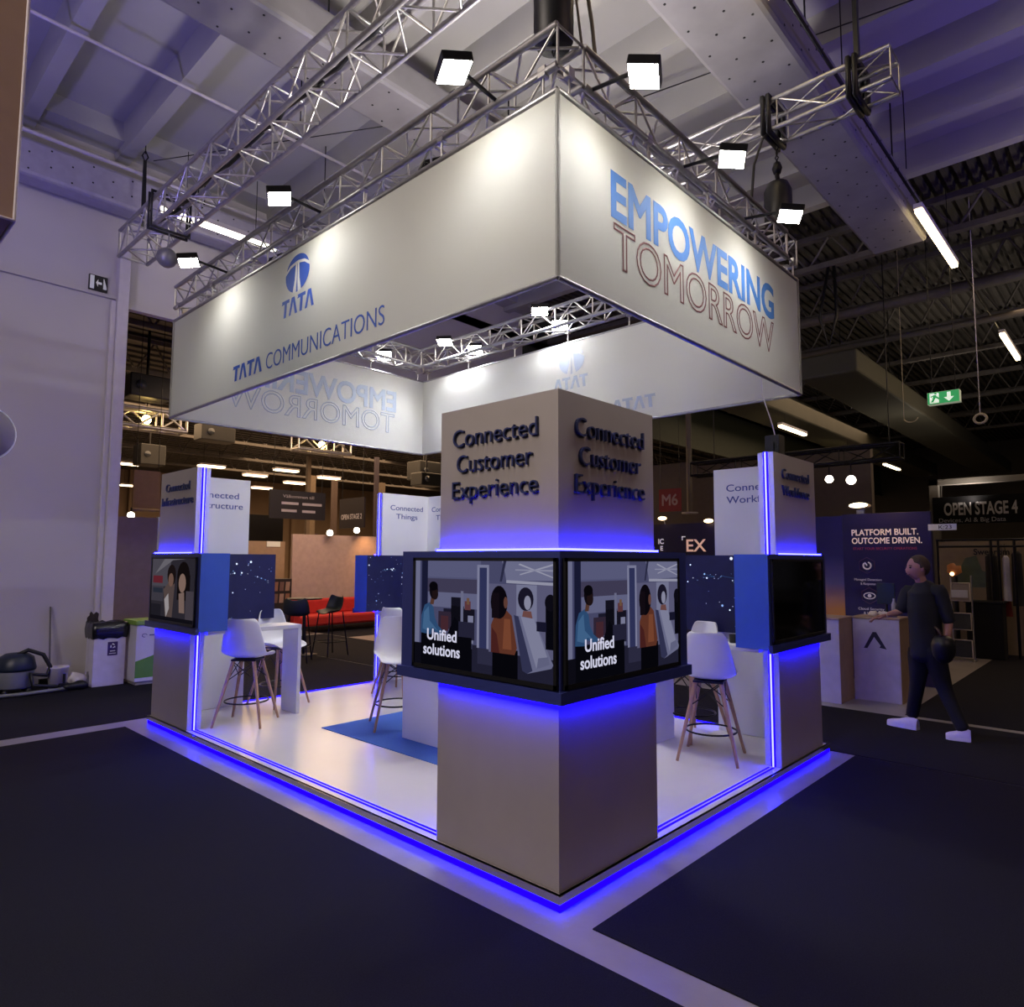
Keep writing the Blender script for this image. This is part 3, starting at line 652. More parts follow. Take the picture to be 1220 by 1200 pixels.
# ------------------------------------------------------------------ ring truss, lamps, hoists
rt = thing('ring_truss', 'square aluminium lighting truss above the white banner', 'truss', (FX/2, FY/2, 4.35))
s_ = .23
def section(par, A, B, sx, sz, nm='truss_section', rc=.022, rl=.0085, pitch=.26):
    c, l = MB(), MB(); truss_lines(c, l, A, B, sx, sz, rc, rl, pitch); q = c.build(nm, alu_w, par); l.build('lacing', alu, q); return q
section(rt, (0, 0, 4.35), (0, FY, 4.35), (s_, 0, 0), (0, 0, s_))
section(rt, (FX, 0, 4.35), (FX, FY, 4.35), (-s_, 0, 0), (0, 0, s_))
section(rt, (s_, 0, 4.35), (FX-s_, 0, 4.35), (0, s_, 0), (0, 0, s_))
section(rt, (s_, FY, 4.35), (FX-s_, FY, 4.35), (0, -s_, 0), (0, 0, s_))
b = MB()
for i in range(7):
    y = .1+i*(FY-.2)/6
    for x in (.0, FX): b = MB(); b.tube((x, y, Z1), (x, y, 4.36), .008, n=6); b.box(x-.02, y-.025, 4.32, x+.02, y+.025, 4.38); b.build('banner_clamp', alu, rt)
for i in range(5):
    x = .1+i*(FX-.2)/4
    for y in (.0, FY): b = MB(); b.tube((x, y, Z1), (x, y, 4.36), .008, n=6); b.box(x-.025, y-.02, 4.32, x+.025, y+.02, 4.38); b.build('banner_clamp', alu, rt)
def flood(p, aim, foot, lab, power=60, ang=105, grp='flood lamps on the ring truss'):
    p, aim, foot = V(p), V(aim), V(foot)
    t = thing('flood_lamp', lab, 'lamp', p, 0, grp)
    d = (aim-p).normalized(); x = d.cross(Z_).normalized(); y = x.cross(d)
    def brick(b, w, h, z0, z1, m=0):
        b.slab([p+x*a*w+y*c*h+d*z0 for a, c in ((-1, -1), (1, -1), (1, 1), (-1, 1))], d*(z1-z0), m)
    b = MB(); brick(b, .10, .085, -.05, .0); b.build('housing', black_metal, t, bevel=.006)
    b = MB(); brick(b, .092, .077, .0, .004); b.build('lamp_glass', lamp_face, t)
    b = MB(); b.tube(foot, p-d*.05, .012); b.tube(p-d*.03-x*.1, p-d*.03+x*.1, .008); b.build('bracket_arm', black_metal, t)
    light('SPOT', 'flood_light', p+d*.03, aim, power, '#f6f8ff', .06, angle=ang, blend=.7).parent = None
    return t
for i, (u, v) in enumerate(((541, 86), (333, 237), (225, 313))):
    p = at(u, v, x=-.38); flood(p, (-.16, p.y-.12, 3.0), (0, p.y+.05, 4.36), ('flood lamp over the long banner face nearest the front corner', 'flood lamp in the middle over the long banner face', 'flood lamp over the long banner face at its far left end')[i], 14, 150)
for i, (u, v) in enumerate(((767, 91), (872, 190), (941, 258))):
    p = at(u, v, y=-.38); flood(p, (p.x-.12, -.16, 3.0), (p.x+.05, 0, 4.36), ('flood lamp over the headline banner face nearest the front corner', 'flood lamp in the middle over the headline banner face', 'flood lamp over the headline banner face beside the chain hoist')[i], 14, 150)
for i, (u, v, xx, aim) in enumerate(((643, 371, 3.12, (2.4, 2.2, .5)), (530, 408, 3.12, (2.3, 3.9, .5)), (667, 388, 3.40, (1.9, 1.6, .5)), (566, 417, 3.40, (2.0, 3.2, .5)), (458, 424, 2.85, (1.4, 3.6, .5)))):
    p = at(u, v, x=xx); p = p if i < 2 else at(u, v, z=4.47)
    flood(p, aim, p+V((.1, .12, .02)), ('round flood lamp inside the ring truss, nearest the headline face', 'round flood lamp inside the ring truss above the mirrored logo, further left', 'small lamp clamped inside the far truss, right of the mirrored logo', 'small lamp clamped inside the far truss, near the inner corner', 'small lamp in the far left truss over the mirrored headline')[i], 140, 140)
for i, (q, aim, de) in enumerate((((.34, 1.4, 4.46), (3.4, 2.6, 3.6), 'inside the long near truss, toward the front corner'), ((.34, 3.7, 4.46), (3.4, 4.0, 3.6), 'inside the long near truss, toward the left end'), ((1.0, .34, 4.46), (1.6, 5.25, 3.6), 'inside the short near truss, toward the front corner'), ((2.5, .34, 4.46), (2.2, 5.25, 3.6), 'inside the short near truss, toward the chain hoist'))):  # unseen floods added to brighten the inner faces of the far fabric
    flood(q, aim, V(q)+V((-.10 if i < 2 else 0, 0 if i < 2 else -.10, .02)), 'added unseen flood lamp clamped '+de, 60, 80)
# left long truss on straps
lt = thing('long_truss', 'long grey box truss hung under the ceiling at the upper left', 'truss', (.5, 3, 6.0))
section(lt, (.32, -2.2, 6.0), (.32, 8.35, 6.0), (.38, 0, 0), (0, 0, .38), rc=.027, rl=.012, pitch=.34)
st = thing('truss_strap', 'black lifting strap holding the far end of the long upper left truss', 'strap', (.5, 8.1, 6.4))
b = MB(); b.slab([(.48, 8.0, 6.38), (.54, 8.0, 6.38), (.53, 8.05, 7.4), (.49, 8.05, 7.4)], (0, .03, 0)); b.build('webbing', black_m, st)
b = MB(); b.path([(.51, 8.06, 7.38), (.47, 8.06, 7.46), (.51, 8.06, 7.55), (.55, 8.06, 7.46)], .012, closed=True); b.tube((.51, 8.06, 7.5), (.51, 8.06, 7.95), .008); b.build('hook', black_metal, st)
tr = thing('strap_band', 'black band wrapped round the long upper left truss near its end', 'strap', (.5, 6.9, 6.0))
b = MB(); b.path([(.27, 6.95, 5.96), (.75, 6.95, 5.96), (.75, 6.95, 6.43), (.27, 6.95, 6.43)], .022, closed=True); b.path([(.27, 7.05, 5.96), (.75, 7.05, 5.96), (.75, 7.05, 6.43), (.27, 7.05, 6.43)], .022, closed=True); b.build('band', black_m, tr)
b = MB(); b.tube((.5, 6.95, 5.96), (.5, 7.0, 5.72), .008); b.ball((.5, 7.0, 5.62), .13, 16); tag(b.build('truss_hoist', mat('grey_hoist', '#7d7c80', .4, .4), loc=(.5, 7, 5.5)), 'round grey hoist hanging under the long upper left truss', 'hoist')
b = MB()
for i in range(9): b.path([(.36+.03*(i % 3), 2.0+i*.55, 6.04+.02*(i % 2)), (.40+.02*(i % 2), 2.3+i*.55, 6.05), (.37, 2.6+i*.55, 6.05)], .022, 6)
tag(b.build('cable_bundle', black_m, loc=(.4, 2, 6.02)), 'black cable bundle lying inside the long upper left truss', 'cable')
# small right truss with straps and chain hoist
sq = thing('small_truss', 'small grey truss hung above the right end of the headline banner', 'truss', (3.25, 0, 5.6))
section(sq, (3.13, -.88, 5.55), (3.13, 4.6, 5.55), (.26, 0, 0), (0, 0, .27), rc=.022, rl=.008, pitch=.45)
def sling(x, y, z0, ztop, lab, hz=.27):
    t = thing('lifting_sling', lab, 'sling', (x, y, z0)); b = MB()
    for o in (-.025, .025): b.path([(x-.17, y+o, z0-.03), (x+.17, y+o, z0-.03), (x+.17, y+o, z0+hz+.03), (x-.17, y+o, z0+hz+.03)], .026, closed=True)
    if ztop: b.slab([(x-.03, y-.02, z0+hz), (x+.03, y-.02, z0+hz), (x+.03, y-.02, ztop), (x-.03, y-.02, ztop)], (0, .035, 0))
    b.build('webbing', black_m, t); return t
sling(3.26, -.6, 5.55, 7.97, 'black sling carrying the small right truss up to the ceiling')
sling(3.26, .12, 5.55, 0, 'black sling round the small right truss above the chain hoist')
def hoist(x, y, ztop, zb, zbot, lab, r=.12, hh=0):
    t = thing('chain_hoist', lab, 'hoist', (x, y, zbot))
    b = MB(); b.lathe([(r*.9, zb-.0), (r, zb+.03), (r, zb+.33+hh), (r*.75, zb+.40+hh), (.03, zb+.42+hh)], (x, y, 0), 20); b.build('hoist_housing', black_m, t)
    zb += hh
    b = MB(); b.path([(x, y, zb+.40), (x-.03, y, zb+.46), (x, y, zb+.53), (x+.03, y, zb+.46)], .012, closed=True)
    b.lathe([(.03, zb+.50), (.045, zb+.55), (.03, zb+.6)], (x, y, 0), 10); b.build('hook', black_metal, t)
    b = MB()
    for i in range(int((ztop-zb-.55)/.045)):
        z = zb+.56+i*.045; d = .014
        b.path([(x+(d if i % 2 else 0), y+(0 if i % 2 else d), z), (x, y, z+.03), (x-(d if i % 2 else 0), y-(0 if i % 2 else d), z), (x, y, z-.03)], .006, 5, closed=True)
    b.build('chain', black_metal, t); b = MB()
    if zbot < zb:
        for i in range(int((zb-zbot)/.045)):
            z = zbot+i*.045; d = .012; b.path([(x+(d if i % 2 else 0), y+(0 if i % 2 else d), z), (x, y, z+.028), (x-(d if i % 2 else 0), y-(0 if i % 2 else d), z), (x, y, z-.028)], .005, 5, closed=True)
    b.build('chain', black_metal, t); return t
hoist(3.27, .10, 5.52, 4.70, 4.55, 'black chain hoist hanging over the right end of the headline banner')
hoist(.16, .16, 6.5, 4.64, 4.6, 'black chain hoist over the front corner of the banner, cut by the frame top', .115, .35)
b = MB(); b.path([(.30, .10, 5.6), (.33, .06, 5.1), (.38, .05, 4.85), (.42, .05, 4.60)], .012); b.path([(.27, .12, 5.6), (.29, .10, 5.0), (.34, .08, 4.6)], .008)
tag(b.build('hoist_cable', mat('beige_cable', '#b0a690', .5), loc=(.3, .1, 4.6)), 'pale cable hanging beside the front corner hoist', 'cable')
b = MB(); b.path([(3.2, .1, 5.6), (3.06, .14, 5.45), (3.0, .2, 5.2), (2.98, .22, 4.9), (2.96, .2, 4.58)], .012); tag(b.build('hoist_cable', black_m, loc=(3, .2, 4.6)), 'black cable hanging from the small right truss left of the hoist', 'cable')
# ------------------------------------------------------------------ left side of the hall
green = mat('exit_green', '#1f8a4a', .4, emit=.9, var=.02); white_p = mat('white_pictogram', '#eef4ee', .5, var=.01)
def sign_face(b, o, r, n, quads, m):
    for q in quads: b.poly([V(o)+V(r)*u+Z_*v+V(n)*.003 for u, v in q], m)
man = [[(.03, .02), (.07, .02), (.10, .09), (.08, .11)], [(.06, .09), (.10, .08), (.12, .15), (.08, .15)], [(.10, .10), (.15, .06), (.16, .08), (.12, .13)], [(.03, .13), (.08, .15), (.08, .13), (.04, .11)], [(.09, .16), (.12, .16), (.12, .19), (.09, .19)]]
p = at(105, 344, y=8.79); q = at(128, 333, y=8.79)
t = thing('wall_exit_sign', 'small black and white exit sign high on the white hall wall', 'sign', (p.x, 8.78, p.z))
b = MB(); b.box(p.x, 8.765, p.z, q.x, 8.80, q.z+.01); b.build('sign_plate', black_m, t)
w, h = q.x-p.x, q.z+.01-p.z
b = MB(); sign_face(b, (p.x, 8.762, p.z), X_, -Y_, [[(.01, .012), (w*.27, .012), (w*.27, h-.012), (.01, h-.012)], [(w*.36, h*.5), (w*.48, h*.75), (w*.48, h*.58), (w*.68, h*.58), (w*.68, h*.42), (w*.48, h*.42), (w*.48, h*.25)], [(w*.76, h*.15), (w*.95, h*.15), (w*.95, h*.3), (w*.8, h*.85), (w*.76, h*.85)]], 0)
b.build('pictogram', white_p, t)
# big banner box of a neighbouring stand and its round sign
c = at(17, 263, d=3.3)
t = thing('banner_box', 'tan hanging banner box cut off by the left frame edge', 'banner', (c.x-1, c.y, c.z))
b = MB(); b.box(c.x-2.4, c.y, c.z, c.x, c.y+1.2, c.z+3.0); b.build('fabric_cover', mat('tan_fabric', '#9a7d6a', .85, var=.05, bump=.1, bscale=600), t)
b = MB(); b.tube((c.x, c.y, c.z), (c.x, c.y, c.z+3), .008); b.tube((c.x-2.4, c.y, c.z), (c.x, c.y, c.z), .008); b.tube((c.x, c.y, c.z), (c.x, c.y+1.2, c.z), .008); b.build('frame_edge', mat('pale_edge', '#c9bfc4', .5), t)
c2 = at(-22, 515, d=3.6)
t = thing('round_sign', 'round grey sign with white rim at the left frame edge', 'sign', c2)
b = MB(); b.lathe([(.145, 0), (.145, .03)], c2, 40, ax='y'); b.build('sign_disc', mat('grey_disc', '#8f878e', .6), t)
b = MB(); b.path([c2+V((.15*math.cos(a), .015, .15*math.sin(a))) for a in [2*PI*i/40 for i in range(40)]], .006, closed=True); b.build('white_rim', white_p, t)
b = MB(); b.tube(c2+V((0, .015, .14)), (c2.x, c2.y+.015, c.z+.02), .004); b.build('hanger', alu, t)
# vacuum cleaner, bucket and cleaning things by the wall
vc = at(18, 806, y=8.3); vc.z = .006
t = thing('vacuum_cleaner', 'grey and dark blue wet vacuum cleaner with black hose by the left wall', 'vacuum cleaner', vc)
b = MB(); b.lathe([(.16, .06), (.19, .08), (.20, .26), (.21, .28), (.0, .28)], vc, 20); b.build('tank', mat('grey_tank', '#8f9296', .4), t)
b = MB(); b.lathe([(.215, .28), (.22, .31), (.19, .44), (.12, .49), (0, .5)], vc, 20); b.build('motor_head', mat('dark_blue_plastic', '#1b2536', .4), t)
b = MB(); b.path([vc+V(q) for q in ((-.05, -.05, .45), (.1, -.1, .53), (.26, -.12, .46), (.34, -.14, .3), (.30, -.16, .2), (.12, -.2, .24), (.14, -.24, .1), (.4, -.26, .06), (.55, -.2, .05))], .026, 8); b.build('hose', black_m, t)
b = MB(); b.path([vc+V(q) for q in ((-.3, -.3, .03), (0, -.36, .03), (.3, -.33, .03), (.6, -.3, .03))], .022, 8); b.build('floor_tube', mat('grey_tube', '#73757a', .4), t)
for i, (dx, dy) in enumerate(((-.12, -.12), (.12, -.12), (-.12, .12), (.12, .12))):
    b = MB(); b.lathe([(.02, 0), (.035, .02), (.02, .06)], vc+V((dx, dy, 0)), 10); b.build('caster', black_m, t)
bp = at(69, 814, z=.006); bp = V((at(69, 800, y=8.2).x, 8.2, .006))
t = thing('plastic_bucket', 'white plastic bucket on the dark carpet beside the vacuum cleaner', 'bucket', bp)
b = MB(); b.lathe([(.095, 0), (.118, .27), (.125, .275), (.125, .29), (.11, .29), (.09, .02)], bp, 20); b.build('tub', mat('white_bucket', '#cfc9d2', .4), t)
b = MB(); b.path([bp+V((.12*math.cos(a), -.02-.03*math.sin(a), .27-.02*math.sin(a))) for a in [PI*i/10 for i in range(11)]], .004); b.build('bail', alu, t)
q = V((at(77, 800, y=8.02).x, 8.02, .006)); t = thing('hand_brush', 'black hand brush standing in front of the white bucket', 'brush', q)
b = MB(); b.box(q.x-.05, q.y-.03, .006, q.x+.05, q.y+.03, .10); b.build('bristles', black_m, t); b = MB(); b.tube((q.x, q.y, .10), (q.x, q.y, .22), .016); b.build('handle', black_m, t)
q = V((at(91, 803, y=8.2).x, 8.2, .006)); rnd = random.Random(3)
b = MB(); b.ball(q+V((0, 0, .09)), (.13, .1, .1), 18, 0, lambda v: v*(1+.22*math.sin(v.x*40+v.z*31)*math.cos(v.y*37)) if v.z > -.08 else V((v.x, v.y, -.09)))
tag(b.build('cleaning_cloth', mat('cream_cloth', '#cdc6bb', .9), loc=q), 'crumpled cream cloth heap between the bucket and the waste bin', 'cloth')
q = V((at(96, 812, y=8.0).x-.04, 8.0, .006)); b = MB(); b.ball(q+V((0, 0, .05)), (.14, .07, .055), 16, 0, lambda v: v*(1+.2*math.sin(v.x*33+v.y*20)))
tag(b.build('black_bag', black_m, loc=q), 'flat black bag lying in front of the cream cloth', 'bag')
q = V((at(104, 803, y=8.15).x, 8.15, .006)); b = MB(); b.lathe([(.025, 0), (.028, .02), (.028, .13), (.012, .16), (.012, .19), (.0, .19)], q, 12)
tag(b.build('spray_bottle', mat('grey_bottle', '#6d6a70', .3), loc=q), 'small grey bottle standing left of the waste bin', 'bottle')
q0 = at(60, 788, y=8.6); q1 = at(60, 723, y=8.77)
t = thing('broom', 'thin broom leaning on the white wall behind the bucket', 'broom', (q0.x, 8.6, .006))
b = MB(); b.tube((q0.x, 8.6, .1), (q1.x, 8.77, q1.z), .011); b.build('stick', mat('broom_stick', '#5f5a5e', .5), t)
b = MB(); b.box(q0.x-.12, 8.56, .006, q0.x+.12, 8.62, .1); b.build('broom_head', black_m, t)
# waste bin and green counter
bx0, bx1 = .17, .55
t = thing('waste_bin', 'white cardboard waste bin with purple recycling label and black bag', 'bin', (.36, 8.15, .006))
b = MB(); b.box(bx0, 8.0, .006, bx1, 8.32, .68); b.build('bin_box', mat('white_cardboard', '#c9c4d6', .7), t, bevel=.004)
b = MB()
vs = []; nn = 28
for k, (e, z) in enumerate(((.012, .63), (.02, .68), (.025, .74), (.015, .83), (-.03, .84))):
    for i in range(nn):
        s = i/nn*4; sd = int(s); f = s-sd; x0, x1, y0, y1 = bx0-e, bx1+e, 8.0-e, 8.32+e
        pt = [(x0+(x1-x0)*f, y0), (x1, y0+(y1-y0)*f), (x1-(x1-x0)*f, y1), (x0, y1-(y1-y0)*f)][sd]
        vs.append((pt[0], pt[1], z+.012*math.sin(i*2.3+k)))
b.add(vs, [(k*nn+i, k*nn+(i+1) % nn, (k+1)*nn+(i+1) % nn, (k+1)*nn+i) for k in range(4) for i in range(nn)]+[[4*nn+i for i in range(nn)]], 0, True)
b.build('bin_bag', mat('black_film', '#16161c', .25), t)
b = MB(); b.box(.335, 7.996, .40, .455, 8.0, .58); lb = b.build('label', mat('purple_label', '#3a2560', .5), t)
b = MB()
for k in range(3):
    a = 2*PI*k/3+.5; c0 = V((.395, 7.994, .525))
    b.poly([c0+V((rr*math.cos(a+da), 0, rr*math.sin(a+da))) for rr, da in ((.030, 0), (.032, .9), (.038, 1.0), (.028, 1.5), (.014, 1.1), (.019, .9), (.017, 0))])
b.box(.365, 7.993, .455, .425, 7.996, .465); b.box(.355, 7.993, .425, .435, 7.996, .432); b.build('recycling_mark', white_p, lb)
b = MB(); b.ball((.26, 8.40, .86), (.07, .05, .1), 14, 0, lambda v: v*(1+.3*math.sin(v.x*70+v.z*50))); b.tube((.26, 8.4, .006), (.26, 8.4, .8), .02)
tag(b.build('duster_mop', mat('dark_fibre', '#2b2326', .95), loc=(.26, 8.4, .006)), 'dark mop head sticking up behind the waste bin', 'mop')
t = thing('promo_counter', 'white and green printed counter half hidden behind the left column', 'counter', (1.2, 8.0, .006))
b = MB(); b.box(.60, 7.75, .05, 1.9, 8.2, .80); b.build('counter_body', mat('white_green_print', '#c9c6d2', .55, var=.02), t, bevel=.004)
b = MB(); b.slab([(.60, 7.747, .10), (1.9, 7.747, .10), (1.9, 7.747, .78), (1.2, 7.747, .55), (.80, 7.747, .38), (.60, 7.747, .32)], (0, .003, 0)); b.build('green_print', mat('green_print', '#5d8d3c', .55, var=.12, scale=6), t)
b = MB(); b.box(.58, 7.73, .80, 1.92, 8.22, .86); b.build('counter_top', mat('green_top', '#7da046', .5), t, bevel=.004)
b = MB(); b.box(.62, 7.77, .006, 1.88, 8.18, .05); b.build('base', mat('grey_base', '#908c86', .6), t)
b = MB(); b.path([V((.70+.03*math.cos(a), 7.744, .66+.022*math.sin(a))) for a in [2*PI*i/16*.8 for i in range(17)]], .004, 5); b.box(.76, 7.744, .652, .98, 7.747, .668); b.build('logo_mark', mat('violet_print', '#5b5288', .6), t)
# partitions and hanging panels seen under the lintel
def panel(name, lab, cat, x0, y0, z0, x1, y1, z1, mm, bevel=.004, cap=None):
    t = thing(name, lab, cat, ((x0+x1)/2, (y0+y1)/2, z0)); b = MB(); b.box(x0, y0, z0, x1, y1, z1); b.build('board', mm, t, bevel=bevel)
    if cap: b = MB(); b.box(*cap); b.build('edge_profile', white_p, t)
    return t
panel('partition_wall', 'grey brown partition behind the waste bin with a white right edge', 'partition', .66, 9.8, 0, 1.52, 9.86, 2.36, mat('grey_brown_board', '#98867f', .7), cap=(1.52, 9.79, 0, 1.57, 9.87, 2.38))
panel('partition_wall', 'pinkish partition wall behind the red sofa', 'partition', 5.85, 13.2, 0, 10.5, 13.28, 2.30, mat('pinkish_board', '#b49b90', .75))
panel('partition_wall', 'beige partition left of the pinkish wall, carrying a small white tag', 'partition', 4.6, 14.4, 0, 6.3, 14.48, 2.14, mat('beige_board', '#a38a70', .75))
panel('black_backdrop', 'black backdrop panel behind the beige partition', 'backdrop', 5.4, 16.4, 0, 7.3, 16.46, 2.95, mat('black_cloth', '#0d0d12', .9))
b = MB(); b.box(5.78, 14.375, 2.0, 6.15, 14.4, 2.14); tag(b.build('stand_tag', white_p, loc=(5.96, 14.38, 2.0)), 'small white stand number tag on the beige partition corner', 'tag')
t = thing('fabric_banner', 'brown hanging fabric panel over the grey brown partition', 'panel', (1.75, 11.2, 2.58))
b = MB(); b.box(1.56, 11.2, 2.60, 2.02, 11.23, 3.30); b.build('panel_cloth', mat('brown_cloth', '#8f7458', .85), t); b = MB(); b.tube((1.56, 11.2, 2.57), (2.02, 11.2, 2.57), .035, n=10); b.build('bottom_tube', mat('brass_tube', '#9a8468', .4, .5), t)
b = MB(); b.tube((1.6, 11.21, 3.3), (1.6, 11.21, 7.0), .006); b.tube((1.98, 11.21, 3.3), (1.98, 11.21, 7.0), .006); b.build('wires', black_metal, t)
# red sofa
red = mat('red_upholstery', '#b8271f', .8, var=.08, bump=.1, bscale=300)
t = thing('red_sofa', 'long red upholstered sofa before the pinkish partition wall', 'sofa', (6.7, 12.2, .006))
for nm, q in (('seat', (5.25, 11.75, .16, 8.0, 12.5, .40)), ('backrest', (5.25, 12.35, .38, 8.0, 12.62, .74)), ('armrest', (5.13, 11.75, .14, 5.3, 12.6, .56)), ('armrest', (7.95, 11.75, .14, 8.12, 12.6, .56))):
    b = MB(); b.box(*q); b.build(nm, red, t, bevel=.05)
for x in (5.3, 7.9):
    for y in (11.9, 12.5):
        b = MB(); b.tube((x, y, .006), (x, y, .17), .02); b.build('leg', black_metal, t)
# black bar chairs and high table
def black_chair(lab):
    t = thing('black_bar_chair', lab, 'chair', (0, 0, 0), 0, 'black bar chairs by the high table'); b = MB(); n = 11; vs = []
    prof = [(.20, -.03, .18), (.12, -.01, .2), (-.05, -.01, .215), (-.14, .03, .22), (-.18, .12, .21), (-.20, .20, .19), (-.205, .26, .15)]
    for i, (y, z, w_) in enumerate(prof):
        for j in range(n):
            s = -1+2*j/(n-1); vs.append((s*w_, y+(.09*abs(s)**2.5 if i > 2 else 0), z+.76+.05*abs(s)**3))
    b.add(vs, [(i*n+j, i*n+j+1, (i+1)*n+j+1, (i+1)*n+j) for i in range(len(prof)-1) for j in range(n-1)], 0, True); b.build('seat_shell', mat('charcoal_shell', '#2a302e', .5), t, local=True, solid=.014, sub=1)
    for sx in (-1, 1):
        for sy in (-1, 1): b = MB(); b.tube((sx*.22, sy*.22, 0), (sx*.15, sy*.14, .76), .011); b.build('leg', black_metal, t, local=True)
    b = MB(); b.path([(.2, .2, .25), (-.2, .2, .25), (-.2, -.2, .25), (.2, -.2, .25)], .008, closed=True); b.build('foot_rail', black_metal, t, local=True); return t
k = black_chair('black bar chair with rounded back at the high table, nearest the left column'); q = at(352, 789, z=0); k.location = (q.x, q.y, 0); k.rotation_euler = (0, 0, math.radians(-40))
q = at(393, 781, z=0); dup(k, (q.x, q.y, 0), math.radians(95), 'black bar chair turned sideways in front of the red sofa')
q = at(372, 783, z=0); t = thing('high_table', 'black high table between the two black bar chairs', 'table', (q.x, q.y, 0))
b = MB(); b.lathe([(.30, .98), (.30, 1.0), (0, 1.0)], (q.x, q.y+.3, 0), 28); b.build('tabletop', black_m, t); b = MB(); b.tube((q.x, q.y+.3, .02), (q.x, q.y+.3, .98), .03); b.build('column', black_metal, t); b = MB(); b.lathe([(.24, 0), (.24, .015), (.03, .03)], (q.x, q.y+.3, 0), 24); b.build('foot', black_metal, t)
q = at(334, 742, y=11.9); t = thing('brochure_shelf', 'dark brochure shelf with orange leaflets beside the star panel', 'shelf', (q.x, 11.9, 0))
b = MB(); b.box(q.x-.25, 11.9, 0, q.x+.25, 12.1, 1.25); b.build('cabinet', mat('dark_wood', '#2a1d18', .6), t, bevel=.01)
for i in range(3):
    for j in range(2):
        b = MB(); x = q.x-.14+i*.14; z = .98-j*.26; b.slab([(x-.05, 11.895, z), (x+.05, 11.895, z), (x+.05, 11.87, z+.2), (x-.05, 11.87, z+.2)], (0, .006, 0)); b.build('leaflet', mat('leaflet_paper', ['#b07a58', '#8f6a58', '#c29a80'][(i+j) % 3], .6), t)
# hanging dark signs
lt_ = mat('grey_lettering', '#a9a2ac', .6); lt2 = mat('white_lettering', '#cfc9cf', .6)
p0, p1 = at(321, 617, y=14.6), at(388, 588, y=14.6)
t = thing('hanging_sign', 'dark hanging welcome sign reading Välkommen till above the beige partition', 'sign', (p0.x, 14.6, p0.z))
b = MB(); b.box(p0.x, 14.6, p0.z, p1.x, 14.66, p1.z); b.build('sign_board', mat('dark_sign', '#15121f', .6), t)
w_, h_ = p1.x-p0.x, p1.z-p0.z; b = MB(); b.text('Välkommen till', (p0.x+w_*.5, 14.597, p0.z+h_*.74), X_, Z_, .085, w_*.56)
for (u, v, k) in ((.2, .50, .30), (.57, .50, .36), (.2, .24, .27), (.57, .24, .24)): b.box(p0.x+w_*u, 14.596, p0.z+h_*v, p0.x+w_*(u+k), 14.6, p0.z+h_*(v+.09))
b.build('lettering', lt_, t); b = MB(); b.tube((p0.x+.1, 14.63, p1.z), (p0.x+.1, 14.63, 7), .008); b.tube((p1.x-.1, 14.63, p1.z), (p1.x-.1, 14.63, 7), .008); b.build('wires', black_metal, t)
xs = 8.2; p0, p1 = at(404, 630, x=xs), at(434, 592, x=xs)
t = thing('hanging_sign', 'small dark sign reading OPEN STAGE 2 left of the rear column', 'sign', (xs, (p0.y+p1.y)/2, p0.z))
b = MB(); b.box(xs, p0.y, p0.z, xs+.05, p1.y, p1.z); b.build('sign_board', mat('dark_plum_sign', '#1d141c', .6), t); b = MB(); b.text('OPEN STAGE 2', (xs-.003, (p0.y+p1.y)/2, p0.z+(p1.z-p0.z)*.30), -Y_, Z_, .14, abs(p0.y-p1.y)*.84, bold=.01); b.build('lettering', lt2, t)
b = MB(); b.tube((xs+.02, p0.y-.1, p1.z), (xs+.02, p0.y-.1, 7), .008); b.tube((xs+.02, p1.y+.1, p1.z), (xs+.02, p1.y+.1, 7), .008); b.build('wires', black_metal, t)
for i, (u, y, ww, c) in enumerate(((366, 24, .16, '#55473c'), (371, 30, .3, '#6a5a4a'), (398, 30, .25, '#4a3a36'), (448, 22, .16, '#352c38'), (455, 30, .3, '#54463a'))):
    q = at(u, 660, y=y); b = MB(); b.box(q.x-ww/2, y, 0, q.x+ww/2, y+ww, 6.1); struct(b.build('pillar_%d' % (i+1), mat('pillar_paint', c, .7)))
# lamps of the far hall
proto = None; ords = ['first', 'second', 'third', 'fourth', 'fifth', 'sixth', 'seventh', 'eighth']
lam = ((150, 553), (156, 579), (252, 556), (304, 567), (312, 582), (341, 561), (351, 576), (392, 570))
desc = ('beside the left wall post', 'below it beside the left wall post', 'over the top of the left column', 'right of the left column top', 'just above the black backdrop', 'highest, over the welcome sign', 'just above the welcome sign', 'over the OPEN STAGE 2 sign')
def tube_lamp(lab, c, L, r=.06, grp=None, mm=None, ztop=6.99, wide=.09):
    t = thing('tube_lamp', lab, 'lamp', c, 0, grp); b = MB(); b.box(c[0]-L/2, c[1]-wide, c[2]+.03, c[0]+L/2, c[1]+wide, c[2]+.10); b.build('lamp_body', post_m, t)
    b = MB(); b.box(c[0]-L/2+.02, c[1]-wide*.8, c[2]-.03, c[0]+L/2-.02, c[1]+wide*.8, c[2]+.03); b.build('diffuser', mm or lamp_far, t, bevel=.01)
    for sg in (-.3, .3): b = MB(); b.tube((c[0]+L*sg, c[1], c[2]+.1), (c[0]+L*sg, c[1], ztop), .006); b.build('suspension', black_metal, t)
    return t
for (u, v), de in zip(lam, desc):
    q = at(u, v, z=5.6); tube_lamp('small far warm tube lamp '+de, tuple(q), 1.1, grp='far hall tube lamps', wide=.22)
def lit_truss(lab, u, v, z):
    q = at(u, v, z=z); t = thing('lit_truss_piece', lab, 'truss', q, 0, 'warm lit truss pieces'); section(t, q+V((-.8, 0, 0)), q+V((.8, 0, 0)), (0, .4, 0), (0, 0, .4), rc=.05, rl=.025, pitch=.5)
    b = MB(); b.ball(q+V((0, .2, .2)), .10, 12); b.build('lamp_bulb', glow('warm_bulb', '#ffd27a', 30), t); b = MB(); b.tube(q+V((0, .2, .3)), (q.x, q.y+.2, 7), .01); b.build('suspension', black_metal, t)
